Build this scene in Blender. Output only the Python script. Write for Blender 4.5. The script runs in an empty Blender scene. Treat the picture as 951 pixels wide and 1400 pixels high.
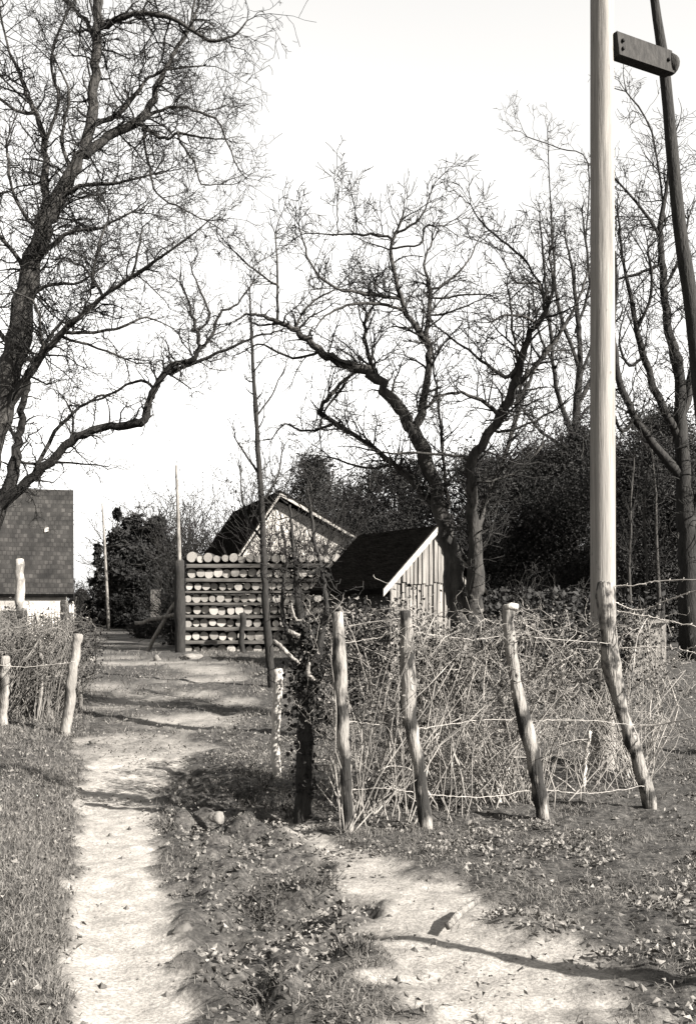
import bpy, math, random
import numpy as np
from mathutils import Vector, Matrix

random.seed(7)
R = np.random.default_rng(11)
scn = bpy.context.scene
COL = scn.collection

# ------------------------------------------------------------------ picture -> place
F, HY, CX, EYE = 1500.0, 830.0, 475.5, 1.6          # focal length in photo pixels, horizon row, centre column, eye height
def W(px, py, Y):
    return Vector(((px-CX)/F*Y, Y, EYE-(py-HY)/F*Y))

def sstep(a, b, x):
    t = np.clip((x-a)/(b-a), 0, 1); return t*t*(3-2*t)

def _hash(ix, iy, seed):
    n = (ix.astype(np.int64)*374761393 + iy.astype(np.int64)*668265263 + seed*1442695041) & 0x7fffffff
    n = ((n ^ (n >> 13))*1274126177) & 0x7fffffff
    return ((n ^ (n >> 16)) & 0xffff)/65535.0
def vnoise(x, y, seed=0):
    x = np.asarray(x, float); y = np.asarray(y, float)
    ix = np.floor(x); iy = np.floor(y); fx = x-ix; fy = y-iy
    fx = fx*fx*(3-2*fx); fy = fy*fy*(3-2*fy)
    a = _hash(ix, iy, seed); b = _hash(ix+1, iy, seed); c = _hash(ix, iy+1, seed); d = _hash(ix+1, iy+1, seed)
    return (a*(1-fx)+b*fx)*(1-fy)+(c*(1-fx)+d*fx)*fy
def fbm(x, y, s, oct=4, seed=0):
    v = 0; a = 0.5; f = 1.0/s
    for o in range(oct):
        v = v + a*(vnoise(x*f, y*f, seed+o*17)-0.5); a *= 0.5; f *= 2.03
    return v*2

def gh(x, y):
    x = np.asarray(x, float); y = np.asarray(y, float)
    h = 0.55*sstep(9, 24, y) + 0.2*sstep(24, 80, y)
    h = h + 0.10*sstep(-0.30, -0.85, x+0.26*y*sstep(0, 8, y)*0.9 - 0.1)*sstep(16, 10, y)
    h = h + 0.05*fbm(x, y, 2.3, 3, 5)*sstep(60, 20, y)
    return h
def gz(x, y): return float(gh(np.array([x]), np.array([y]))[0])
def gpt(px, py):
    Y = 2.0
    while Y < 400:
        p = W(px, py, Y)
        if p.z <= gz(p.x, Y):
            lo, hi = Y/1.03, Y
            for _ in range(20):
                m = (lo+hi)/2; q = W(px, py, m)
                if q.z <= gz(q.x, m): hi = m
                else: lo = m
            return W(px, py, hi)
        Y *= 1.03
    return W(px, py, 400)

# ------------------------------------------------------------------ materials
def sep(v, w=1.0):                                   # warm sepia grey of reflectance v
    return (v*1.0, v*(1-0.065*w), v*(1-0.15*w), 1)
def mat(name, v, var=0.5, scale=8.0, bump=0.3, stretch=(1, 1, 1), rough=0.9, warm=1.0, fine=None, coord='Object', bdist=0.02):
    m = bpy.data.materials.new(name); m.use_nodes = True
    nt = m.node_tree; N = nt.nodes; L = nt.links
    b = N['Principled BSDF']; b.inputs['Roughness'].default_value = rough
    b.inputs['Specular IOR Level'].default_value = 0.15
    tc = N.new('ShaderNodeTexCoord'); mp = N.new('ShaderNodeMapping'); mp.inputs['Scale'].default_value = stretch
    L.new(tc.outputs[coord], mp.inputs['Vector'])
    n1 = N.new('ShaderNodeTexNoise'); n1.inputs['Scale'].default_value = scale; n1.inputs['Detail'].default_value = 6; n1.inputs['Roughness'].default_value = 0.65
    L.new(mp.outputs[0], n1.inputs['Vector'])
    cr = N.new('ShaderNodeValToRGB')
    cr.color_ramp.elements[0].position = 0.28; cr.color_ramp.elements[0].color = sep(v*(1-var), warm)
    cr.color_ramp.elements[1].position = 0.72; cr.color_ramp.elements[1].color = sep(v*(1+var), warm)
    L.new(n1.outputs['Fac'], cr.inputs['Fac']); L.new(cr.outputs['Color'], b.inputs['Base Color'])
    if bump:
        n2 = N.new('ShaderNodeTexNoise'); n2.inputs['Scale'].default_value = fine or scale*3; n2.inputs['Detail'].default_value = 4
        L.new(mp.outputs[0], n2.inputs['Vector'])
        bp = N.new('ShaderNodeBump'); bp.inputs['Strength'].default_value = bump; bp.inputs['Distance'].default_value = bdist
        L.new(n2.outputs['Fac'], bp.inputs['Height']); L.new(bp.outputs['Normal'], b.inputs['Normal'])
    return m

M = {}
M['bark'] = mat('bark', .0125, .6, 7, .8, (3, 3, .6))
M['bark_grey'] = mat('grey_bark', .024, .8, 6, .9, (3, 3, .6))
M['bark_light'] = mat('pale_bark', .022, .7, 6, .8, (3, 3, .6))
M['twig'] = mat('twig', .0112, .5, 5, 0)
M['bark_apple'] = mat('apple_bark', .0208, .9, 5, .9, (3, 3, .8))
M['pole'] = mat('pole_wood', .1360, .25, 3, .35, (14, 14, .5))
def stain(m, sc, stretch, lo, hi, dark):
    nt = m.node_tree; N = nt.nodes; L = nt.links; b = N['Principled BSDF']; tc = N.new('ShaderNodeTexCoord'); mp = N.new('ShaderNodeMapping'); mp.inputs['Scale'].default_value = stretch
    L.new(tc.outputs['Object'], mp.inputs['Vector']); n = N.new('ShaderNodeTexNoise'); n.inputs['Scale'].default_value = sc; n.inputs['Detail'].default_value = 7; n.inputs['Roughness'].default_value = .7
    L.new(mp.outputs[0], n.inputs['Vector']); mr = N.new('ShaderNodeMapRange'); mr.inputs[1].default_value = lo; mr.inputs[2].default_value = hi; mr.inputs[3].default_value = dark; mr.inputs[4].default_value = 1
    L.new(n.outputs['Fac'], mr.inputs[0]); mx = N.new('ShaderNodeMix'); mx.data_type = 'RGBA'; mx.blend_type = 'MULTIPLY'; mx.inputs[0].default_value = 1
    L.new(b.inputs['Base Color'].links[0].from_socket, mx.inputs[6]); L.new(mr.outputs[0], mx.inputs[7]); L.new(mx.outputs[2], b.inputs['Base Color'])
stain(M['pole'], 1.4, (9, 9, .35), .34, .5, .45); stain(M['pole'], 5, (3, 3, 1.5), .27, .36, .4)
M['darkwood'] = mat('dark_wood', .0176, .6, 4, .5, (6, 6, 2))
M['post'] = mat('post_wood', .1040, .75, 5, .9, (5, 5, .8))
def blotch(name, dark, pale, sc, stretch, lo, hi):
    m = mat(name, pale, .35, 5, .9, (5, 5, .8)); nt = m.node_tree; N = nt.nodes; L = nt.links; b = N['Principled BSDF']
    tc = N.new('ShaderNodeTexCoord'); mp = N.new('ShaderNodeMapping'); mp.inputs['Scale'].default_value = stretch
    L.new(tc.outputs['Object'], mp.inputs['Vector'])
    n = N.new('ShaderNodeTexNoise'); n.inputs['Scale'].default_value = sc; n.inputs['Detail'].default_value = 5; L.new(mp.outputs[0], n.inputs['Vector'])
    cr = N.new('ShaderNodeMapRange'); cr.inputs[1].default_value = lo; cr.inputs[2].default_value = hi; L.new(n.outputs['Fac'], cr.inputs[0])
    mx = N.new('ShaderNodeMix'); mx.data_type = 'RGBA'; old = b.inputs['Base Color'].links[0].from_socket
    L.new(cr.outputs[0], mx.inputs[0]); mx.inputs[6].default_value = sep(dark); L.new(old, mx.inputs[7]); L.new(mx.outputs[2], b.inputs['Base Color'])
    return m
M['bpost'] = blotch('barky_post', .012, .12, 2.6, (2.5, 2.5, 1.2), .47, .56)
M['mpost'] = blotch('mottled_post', .016, .12, 7, (2, 2, 1.4), .42, .56)
M['lpost'] = blotch('pale_barky_post', .025, .12, 2.6, (2, 2, 1.1), .36, .5)
M['postwhite'] = mat('peeled_wood', .2240, .4, 6, .5, (6, 6, .8))
M['postdark'] = mat('dark_post_bark', .0128, .6, 6, .9, (4, 4, .8))
M['cane'] = mat('dry_cane', .125, .97, 5, 0)
M['cane_dark'] = mat('grey_cane', .07, .95, 6, 0)
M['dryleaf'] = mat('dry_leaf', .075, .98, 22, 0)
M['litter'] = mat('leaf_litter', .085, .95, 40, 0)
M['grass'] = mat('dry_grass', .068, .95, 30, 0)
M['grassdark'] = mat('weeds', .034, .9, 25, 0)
M['ivy'] = mat('ivy', .009, .6, 7, 0)  # true ivy on the stump; painted shade on the inner bramble leaves
M['needle'] = mat('needles', .0105, .6, .9, 0, warm=.5)
M['evergreen'] = mat('evergreen_leaves', .0155, .6, 1.2, 0, warm=.6)
M['plaster'] = mat('limewash', .21, .55, 1.3, .3)
M['board'] = mat('weathered_board', .10, .95, 3.2, .5, (9, 9, .35))
M['boardedge'] = mat('barge_board', .1760, .4, 3, .3, (3, 3, 3))
M['roofdark'] = mat('dark_roof', .005, .6, 3, .8, (1, 1, 6))
M['roofdark'].node_tree.nodes['Principled BSDF'].inputs['Specular IOR Level'].default_value = 0
M['logend'] = mat('sawn_end', .22, .6, 9, .3)
M['logbark'] = mat('log_bark', .0240, .6, 8, .6)
M['stackboard'] = mat('spacer_board', .05, .6, 4, .4, (.6, 3, 3))
M['stone'] = mat('stone', .10, .5, 7, .7)
M['wire'] = mat('wire', .2, .4, 30, 0, rough=.6)
M['white'] = mat('white_paint', .4800, .2, 3, .2)
M['clod'] = mat('earth_clod', .05, .85, 8, .8)

def vary(m):
    nt = m.node_tree; N = nt.nodes; L = nt.links; b = N['Principled BSDF']; oi = N.new('ShaderNodeObjectInfo'); mr = N.new('ShaderNodeMapRange')
    mr.inputs[3].default_value = .5; mr.inputs[4].default_value = 1.1; L.new(oi.outputs['Random'], mr.inputs[0])
    mx = N.new('ShaderNodeMix'); mx.data_type = 'RGBA'; mx.blend_type = 'MULTIPLY'; mx.inputs[0].default_value = 1
    L.new(b.inputs['Base Color'].links[0].from_socket, mx.inputs[6]); L.new(mr.outputs[0], mx.inputs[7]); L.new(mx.outputs[2], b.inputs['Base Color'])
vary(M['logend']); vary(M['stone'])
def shingle():
    m = mat('old_shingles', .03, .5, 1.5, 0)
    nt = m.node_tree; N = nt.nodes; L = nt.links; b = N['Principled BSDF']
    tc = N.new('ShaderNodeTexCoord'); sx = N.new('ShaderNodeSeparateXYZ'); cx = N.new('ShaderNodeCombineXYZ')
    L.new(tc.outputs['Object'], sx.inputs[0]); L.new(sx.outputs['X'], cx.inputs['X']); L.new(sx.outputs['Z'], cx.inputs['Y'])
    br = N.new('ShaderNodeTexBrick'); br.inputs['Scale'].default_value = 1.0
    br.inputs['Brick Width'].default_value = .17; br.inputs['Row Height'].default_value = .19; br.inputs['Mortar Size'].default_value = .018
    br.inputs['Color1'].default_value = sep(.010); br.inputs['Color2'].default_value = sep(.026); br.inputs['Mortar'].default_value = sep(.011); br.inputs['Bias'].default_value = -.2
    wn = N.new('ShaderNodeTexNoise'); wn.inputs['Scale'].default_value = .9; wn.inputs['Detail'].default_value = 5; L.new(tc.outputs['Object'], wn.inputs['Vector'])
    wm = N.new('ShaderNodeMix'); wm.data_type = 'RGBA'; wm.blend_type = 'LINEAR_LIGHT'; wm.inputs[0].default_value = .07; wm.clamp_result = False
    L.new(cx.outputs[0], wm.inputs[6]); L.new(wn.outputs['Color'], wm.inputs[7]); L.new(wm.outputs[2], br.inputs['Vector'])
    n = N.new('ShaderNodeTexNoise'); n.inputs['Scale'].default_value = 1.6; n.inputs['Detail'].default_value = 9
    L.new(tc.outputs['Object'], n.inputs['Vector'])
    rm = N.new('ShaderNodeMapRange'); rm.inputs[1].default_value = .3; rm.inputs[2].default_value = .7; rm.inputs[3].default_value = .45; rm.inputs[4].default_value = 1.5
    L.new(n.outputs['Fac'], rm.inputs[0])
    mx = N.new('ShaderNodeMix'); mx.data_type = 'RGBA'; mx.blend_type = 'MULTIPLY'; mx.inputs[0].default_value = 1
    L.new(br.outputs['Color'], mx.inputs[6]); L.new(rm.outputs[0], mx.inputs[7]); L.new(mx.outputs[2], b.inputs['Base Color'])
    bp = N.new('ShaderNodeBump'); bp.inputs['Strength'].default_value = .7; bp.inputs['Distance'].default_value = .03
    L.new(br.outputs['Fac'], bp.inputs['Height']); bp.invert = True; L.new(bp.outputs['Normal'], b.inputs['Normal'])
    return m
M['shingle'] = shingle()

# ------------------------------------------------------------------ object helpers
def tag(o, label=None, cat=None, group=None, kind=None):
    if label: o['label'] = label
    if cat: o['category'] = cat
    if group: o['group'] = group
    if kind: o['kind'] = kind
    return o
def thing(name, label, cat, loc, group=None):
    o = bpy.data.objects.new(name, None); COL.objects.link(o); o.location = loc; o.empty_display_size = .2
    return tag(o, label, cat, group)
def mesh_obj(name, verts, faces, m, parent=None, origin=None, smooth=True, rotz=0.0):
    """verts in world coordinates; the origin is the parent's place or the given one."""
    if parent is not None and origin is None: origin = parent.location
    o0 = Vector(origin) if origin is not None else Vector((0, 0, 0))
    V = np.asarray(verts, float).reshape(-1, 3) - np.array(o0)
    me = bpy.data.meshes.new(name)
    me.from_pydata(V.tolist(), [], faces)
    for mm in (m if isinstance(m, (list, tuple)) else [m]): me.materials.append(mm)
    if smooth: me.polygons.foreach_set('use_smooth', [True]*len(me.polygons))
    me.update()
    o = bpy.data.objects.new(name, me); COL.objects.link(o)
    if parent is not None: o.parent = parent
    if parent is None or origin is not parent.location:
        o.location = o0 if parent is None else (o0-parent.location)
    return o

class TB:                                            # collects tubes and leaf faces
    def __init__(s): s.v = []; s.f = []
    def tube(s, pts, rad, n=5, cap=True, rough=0.0):
        k = len(pts); base = len(s.v)
        T = []
        for i in range(k):
            a = pts[max(i-1, 0)]; b = pts[min(i+1, k-1)]
            t = (b-a); T.append(t.normalized() if t.length > 1e-9 else Vector((0, 0, 1)))
        ref = Vector((0, 0, 1)) if abs(T[0].z) < .9 else Vector((1, 0, 0))
        u = T[0].cross(ref).normalized()
        for i in range(k):
            u = (u - T[i]*u.dot(T[i]))
            u = u.normalized() if u.length > 1e-6 else T[i].orthogonal().normalized()
            w = T[i].cross(u)
            for j in range(n):
                a = 2*math.pi*j/n
                r = rad[i]*(1+(random.uniform(-rough, rough) if rough else 0))
                s.v.append(tuple(pts[i]+(u*math.cos(a)+w*math.sin(a))*r))
        for i in range(k-1):
            for j in range(n):
                a = base+i*n+j; b = base+i*n+(j+1) % n
                s.f.append((a, b, b+n, a+n))
        if cap:
            s.f.append(tuple(base+j for j in range(n))[::-1]); s.f.append(tuple(base+(k-1)*n+j for j in range(n)))
    def box(s, c, u, v, w):                          # centre and three half vectors
        b = len(s.v)
        for sx in (-1, 1):
            for sy in (-1, 1):
                for sz in (-1, 1): s.v.append(tuple(c+u*sx+v*sy+w*sz))
        for q in ((0, 1, 3, 2), (4, 6, 7, 5), (0, 4, 5, 1), (2, 3, 7, 6), (0, 2, 6, 4), (1, 5, 7, 3)):
            s.f.append(tuple(b+i for i in q))
    def prism(s, prof, ext):
        b = len(s.v); n = len(prof)
        for p in prof: s.v.append(tuple(p))
        for p in prof: s.v.append(tuple(p+ext))
        s.f.append(tuple(range(b, b+n))); s.f.append(tuple(range(b+2*n-1, b+n-1, -1)))
        for i in range(n):
            j = (i+1) % n; s.f.append((b+j, b+i, b+n+i, b+n+j))
    def build(s, name, m, parent=None, origin=None, smooth=True):
        return mesh_obj(name, s.v, s.f, m, parent, origin, smooth)

def catmull(P, per=5):
    out = []
    n = len(P)
    for i in range(n-1):
        p0 = P[max(i-1, 0)]; p1 = P[i]; p2 = P[i+1]; p3 = P[min(i+2, n-1)]
        for k in range(per):
            t = k/per
            out.append(tuple(.5*((2*b)+(-a+c)*t+(2*a-5*b+4*c-d)*t*t+(-a+3*b-3*c+d)*t**3) for a, b, c, d in zip(p0, p1, p2, p3)))
    out.append(P[-1]); return out

def rv(): return Vector(R.normal(0, 1, 3))
def twig(tb, p, d, L, r, lev, c):
    n = max(3, int(L/c['seg'])); n = min(n, 9)
    pts = [p.copy()]; d = d.normalized(); q = p.copy(); ds = []
    for i in range(n):
        d = (d + rv()*c['wig']/math.sqrt(n)*1.6 + Vector((0, 0, c['up']/n))).normalized()
        q = q + d*(L/n); pts.append(q.copy()); ds.append(d.copy())
    rm = c['rmin']
    rad = [max(rm, r*(1-.75*i/n)) for i in range(n+1)]
    tb.tube(pts, rad, 3 if r < .02 else 5, cap=False)
    if lev <= 0: return
    k = max(1, int(L*c['kids'][lev]+R.random()))
    for _ in range(k):
        t = R.uniform(.15, 1); i = min(n-1, int(t*n))
        a = pts[i].lerp(pts[i+1], R.random())
        side = ds[i].cross(rv()).normalized()
        nd = ds[i]*c['fwd'] + side*R.uniform(.5, 1.2)
        twig(tb, a, nd, L*R.uniform(.3, .65)*(1.15-.5*t), max(rm, rad[i]*.6), lev-1, c)

def quads_np(name, V, Q, m, parent=None, origin=None):
    o0 = np.array(parent.location if parent is not None else (origin or (0, 0, 0)))
    me = bpy.data.meshes.new(name); me.vertices.add(len(V)); me.vertices.foreach_set('co', (V-o0).ravel())
    me.loops.add(len(Q)*4); me.loops.foreach_set('vertex_index', Q.astype(np.int32).ravel())
    me.polygons.add(len(Q)); me.polygons.foreach_set('loop_start', (np.arange(len(Q))*4).astype(np.int32))
    me.materials.append(m); me.update(calc_edges=True)
    me.polygons.foreach_set('use_smooth', [True]*len(Q))
    o = bpy.data.objects.new(name, me); COL.objects.link(o)
    if parent is not None: o.parent = parent
    else: o.location = o0.tolist()
    return o
def nrm(a): return a/np.maximum(1e-9, np.linalg.norm(a, axis=-1))[..., None]
class Shoots:                                        # twigs grown level by level, all of one level at once
    def __init__(s): s.seeds = []
    def add(s, p, d, L, r): s.seeds.append((*p, *d, L, r))
    def grow(s, c, name, m, parent, nseg=6):
        A = np.array(s.seeds); P = A[:, :3]; D = nrm(A[:, 3:6]); Ls = A[:, 6]; r = A[:, 7]
        VV = []; QQ = []; off = 0
        for lev in range(c['lev'], -1, -1):
            n = len(P); pts = [P]; ds = []; d = D; q = P
            for k in range(nseg):
                d = nrm(d+R.normal(0, c['wig']*.65, (n, 3))+np.array([0, 0, c['up']/nseg])); q = q+d*(Ls/nseg)[:, None]
                pts.append(q); ds.append(d)
            pts = np.stack(pts, 1); ds = np.stack(ds, 1)
            rad = np.maximum(c['rmin'], r[:, None]*(1-.75*np.arange(nseg+1)/nseg))
            u = nrm(np.cross(D, R.normal(0, 1, (n, 3)))); w = np.cross(D, u)
            ring = [u*math.cos(a)+w*math.sin(a) for a in (0, 2.0944, 4.18879)]
            V = np.stack([pts+rad[..., None]*rg[:, None, :] for rg in ring], 2).reshape(-1, 3)
            b = (np.arange(n)*(nseg+1)*3)[:, None, None]+(np.arange(nseg)*3)[None, :, None]
            j = np.arange(3)[None, None, :]; j2 = (j+1) % 3
            Q = np.stack([b+j, b+j2, b+j2+3, b+j+3], -1).reshape(-1, 4)+off
            VV.append(V); QQ.append(Q); off += len(V)
            if lev == 0: break
            cnt = R.poisson(Ls*c['kids'][lev]); i = np.repeat(np.arange(n), cnt); N_ = len(i)
            if N_ == 0: break
            t = R.uniform(.12, 1, N_); k = np.minimum(nseg-1, (t*nseg).astype(int))
            fr = R.random(N_)[:, None]
            P2 = pts[i, k]*(1-fr)+pts[i, k+1]*fr; side = nrm(np.cross(ds[i, k], R.normal(0, 1, (N_, 3))))
            D = nrm(ds[i, k]*c['fwd']+side*R.uniform(.5, 1.2, N_)[:, None])
            Ls = Ls[i]*R.uniform(.3, .7, N_)*(1.15-.5*t); r = np.maximum(c['rmin'], rad[i, k]*.6); P = P2
        return quads_np(name, np.concatenate(VV), np.concatenate(QQ), m, parent)

def traced_tree(name, label, Y, limbs, cfg, mbark, mtwig, group=None, dens=1.0, spread=.12, ivy=None):
    """limbs: lists of (px,py,width px); the first is the trunk. Depth starts at the nearest earlier limb and wanders off."""
    base = limbs[0][0]; b = W(base[0], base[1], Y); b.z = gz(b.x, Y)-.05
    root = thing(name, label, 'tree', b, group)
    tt = TB(); tw = Shoots(); placed = []
    for li, lb in enumerate(limbs):
        if li == 0: y0 = Y; slope = 0
        else:
            nb_ = min(placed, key=lambda q: (q[0]-lb[0][0])**2+(q[1]-lb[0][1])**2); y0 = nb_[2]
            dd_ = math.hypot(nb_[0]-lb[0][0], nb_[1]-lb[0][1])
            if 2 < dd_ < 60: lb = [(nb_[0], nb_[1], min(lb[0][2]*1.15, lb[0][2]+1.5))]+lb
            slope = R.uniform(-1, 1)*spread
        ln = 0; P = []; pts3 = []; last = None
        for (x, y, w) in lb:
            if last: ln += math.hypot(x-last[0], y-last[1])
            last = (x, y)
            Yd = y0 + slope*ln*Y/F*3.0
            P.append((x, y, w, Yd))
        C = catmull(P, 4 if li else 6)
        pts = []; rad = []
        for k, (x, y, w, Yd) in enumerate(C):
            j = 1.0*(w**.5)
            if 0 < k < len(C)-1: x += R.normal(0, .95)*j*.5*cfg.get('jit', 1); y += R.normal(0, .95)*j*.5*cfg.get('jit', 1)
            pts.append(W(x, y, Yd)); rad.append(max(.0035, w*.5*Yd/F)*(1+R.normal(0, .05)))
            placed.append((x, y, Yd))
        if li == 0: pts[0].z = min(pts[0].z, b.z)
        tt.tube(pts, rad, 9 if rad[0] > .08 else 6, rough=.07)
        # side shoots
        for k in range(len(pts)-1):
            if li == 0 and k < len(pts)*cfg.get('bare', .35): continue
            seg = pts[k+1]-pts[k]
            cnt = seg.length*cfg['dens']*dens
            cnt = int(cnt)+(1 if R.random() < cnt-int(cnt) else 0)
            for _ in range(cnt):
                d = seg.normalized(); side = d.cross(rv()).normalized()
                nd = d*R.uniform(.1, 1)+side+Vector((0, 0, cfg.get('lift', .2)))
                r = min(.018, max(cfg['rmin'], rad[k]*.5))
                L = R.uniform(*cfg['len'])*(0.55+.45*min(1, rad[k]/.03))
                tw.add(pts[k].lerp(pts[k+1], R.random()), nd, L, r)
        tip = pts[-1]; d = (pts[-1]-pts[-2]).normalized()
        for _ in range(3):
            tw.add(tip, d+rv()*.35, R.uniform(*cfg['len'])*.9, max(cfg['rmin'], rad[-1]*.9))
    tt.build('trunk', mbark, root); tw.grow(cfg, 'crown', mtwig, root)
    return root

def leaf_arrays(C, size, aspect=.6, up=None, fold=.25):
    """folded leaf: 2 quads sharing the midrib -> 6 verts"""
    n = len(C)
    U = R.normal(0, 1, (n, 3)); U /= np.linalg.norm(U, axis=1)[:, None]
    if up is not None: U[:, 2] *= up; U /= np.linalg.norm(U, axis=1)[:, None]
    T = R.normal(0, 1, (n, 3)); 
    if up is not None: T[:, 2] *= up
    V = T-(T*U).sum(1)[:, None]*U; V /= np.linalg.norm(V, axis=1)[:, None]
    Nn = np.cross(U, V)
    s = size[:, None]; a = aspect
    v = np.stack([C-U*s*.5, C-V*s*a*.5+Nn*s*fold*.5, C+U*s*.5, C+V*s*a*.5+Nn*s*fold*.5], 1)
    return v
def leaf_mesh(name, C, size, m, parent=None, origin=None, aspect=.6, up=None, fold=.25):
    v = leaf_arrays(C, size, aspect, up, fold).reshape(-1, 3)
    n = len(C); o0 = np.array(parent.location if parent is not None else (origin or (0, 0, 0)))
    me = bpy.data.meshes.new(name)
    me.vertices.add(n*4); me.vertices.foreach_set('co', (v-o0).ravel())
    idx = (np.arange(n)*4)[:, None]
    tri = np.concatenate([idx+[0, 1, 2], idx+[0, 2, 3]], 1).ravel()
    me.loops.add(n*6); me.loops.foreach_set('vertex_index', tri.astype(np.int32))
    me.polygons.add(n*2); me.polygons.foreach_set('loop_start', (np.arange(n*2)*3).astype(np.int32))
    me.materials.append(m); me.update(calc_edges=True); me.validate()
    o = bpy.data.objects.new(name, me); COL.objects.link(o)
    if parent is not None: o.parent = parent
    else: o.location = o0.tolist()
    return o
def blade_mesh(name, B, length, width, m, lean=.5, origin=None, parent=None):
    n = len(B); a = R.uniform(0, 2*np.pi, n); t = R.uniform(0, 2*np.pi, n)
    wv = np.stack([np.cos(a), np.sin(a), np.zeros(n)], 1)*width[:, None]*.5
    ld = np.stack([np.cos(t), np.sin(t), np.zeros(n)], 1)
    k = (R.random(n)*lean*2)[:, None]*length[:, None]
    up = np.array([0, 0, 1.])*length[:, None]
    mid = B+up*.6+ld*k*.3; tip = B+up*(1-.25*np.clip(k/length[:, None], 0, 2)*.8)+ld*k
    v = np.stack([B-wv, B+wv, mid+wv*.8, mid-wv*.8, tip], 1).reshape(-1, 3)
    o0 = np.array(parent.location if parent is not None else (origin or (0, 0, 0)))
    me = bpy.data.meshes.new(name); me.vertices.add(n*5); me.vertices.foreach_set('co', (v-o0).ravel())
    i = (np.arange(n)*5)[:, None]
    tri = np.concatenate([i+[0, 1, 2], i+[0, 2, 3], i+[3, 2, 4]], 1).ravel()
    me.loops.add(n*9); me.loops.foreach_set('vertex_index', tri.astype(np.int32))
    me.polygons.add(n*3); me.polygons.foreach_set('loop_start', (np.arange(n*3)*3).astype(np.int32))
    me.materials.append(m); me.update(calc_edges=True); me.validate()
    o = bpy.data.objects.new(name, me); COL.objects.link(o)
    if parent is not None: o.parent = parent
    else: o.location = o0.tolist()
    return o

# ------------------------------------------------------------------ ground and lane
def track(pts):
    out = []
    for (x, y, hw) in pts:
        p = gpt(x, y); out.append((p.x, p.y, hw*p.y/F))
    return out
TRACKS = [track([(175, 1500, 84), (176, 1400, 80), (168, 1300, 72), (165, 1230, 68), (160, 1150, 58), (165, 1085, 56), (190, 1040, 70)]),
          track([(800, 1520, 230), (705, 1400, 205), (640, 1300, 160), (572, 1235, 115), (475, 1178, 80), (400, 1140, 48), (310, 1095, 30)])]
LANE = track([(190, 1040, 85), (215, 1000, 105), (232, 960, 118), (235, 930, 118), (215, 905, 100), (180, 888, 66), (150, 872, 40), (128, 858, 20), (122, 850, 14)])
def capdist(x, y, tr):
    best = np.full(np.shape(x), 1e9)
    for (a, b) in zip(tr[:-1], tr[1:]):
        dx, dy = b[0]-a[0], b[1]-a[1]; l2 = dx*dx+dy*dy+1e-9
        t = np.clip(((x-a[0])*dx+(y-a[1])*dy)/l2, 0, 1)
        d = np.hypot(x-a[0]-t*dx, y-a[1]-t*dy)/(a[2]+(b[2]-a[2])*t)
        best = np.minimum(best, d)
    return best
def sandmask(x, y):
    w = fbm(x, y, .7, 4, 31)*.5+fbm(x, y, .16, 3, 131)*.55
    s = np.zeros(np.shape(x))
    s = np.maximum(s, 1-sstep(.72, 1.22, capdist(x, y, TRACKS[0])+w*.6))
    s = np.maximum(s, (1-sstep(.55, 1.25, capdist(x, y, TRACKS[1])+w))*.9)
    s = np.maximum(s, (1-sstep(.75, 1.2, capdist(x, y, LANE)+w*.5))*np.clip(.22+1.2*fbm(x, y, .8, 3, 77), 0, .7))
    return s
MUD = track([(255, 1050, 40), (285, 1100, 72), (340, 1170, 92), (388, 1235, 108), (385, 1300, 104), (365, 1400, 80), (360, 1500, 80)])
def mudmask(x, y):
    return (1-sstep(.45, 1.25, capdist(x, y, MUD)+fbm(x, y, .5, 4, 201)*.9))
def lanemask(x, y):
    return np.minimum(np.minimum(capdist(x, y, TRACKS[0]), capdist(x, y, TRACKS[1])), capdist(x, y, LANE)) < 1.0

def graded(lo, hi, step, far_lo, far_hi, g=1.14):
    mid = list(np.arange(lo, hi+1e-6, step)); s = step; v = mid[-1]; up = []
    while v < far_hi: s *= g; v += s; up.append(v)
    s = step; v = mid[0]; dn = []
    while v > far_lo: s *= g; v -= s; dn.append(v)
    return np.array(dn[::-1]+mid+up)
gx = graded(-4.2, 3.6, .03, -700, 700); gy = graded(3.4, 12.5, .034, -120, 1200, 1.05)
GX, GY = np.meshgrid(gx, gy)
S = sandmask(GX, GY); MU = mudmask(GX, GY); S = S*(1-.85*MU)
near = sstep(40, 14, GY)
GZ = gh(GX, GY) - .035*S*near + near*(.018+.03*(1-S))*fbm(GX, GY, .28, 4, 3) + .012*near*fbm(GX, GY, .07, 2, 9) + near*MU*(.19*fbm(GX, GY, .26, 5, 44)-.05)+near*(1-S)*.03*fbm(GX, GY, .12, 3, 63) + .010*S*near*fbm(GX, GY, .10, 3, 61)*np.clip(fbm(GX, GY, .9, 2, 62)+.2, 0, 1)
nx, ny = len(gx), len(gy)
idx = np.arange(nx*ny).reshape(ny, nx)
quad = np.stack([idx[:-1, :-1], idx[:-1, 1:], idx[1:, 1:], idx[1:, :-1]], -1).reshape(-1, 4)
qc_x = (GX[:-1, :-1]+GX[1:, 1:])/2; qc_y = (GY[:-1, :-1]+GY[1:, 1:])/2
lm = lanemask(qc_x, qc_y).ravel()
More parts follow.
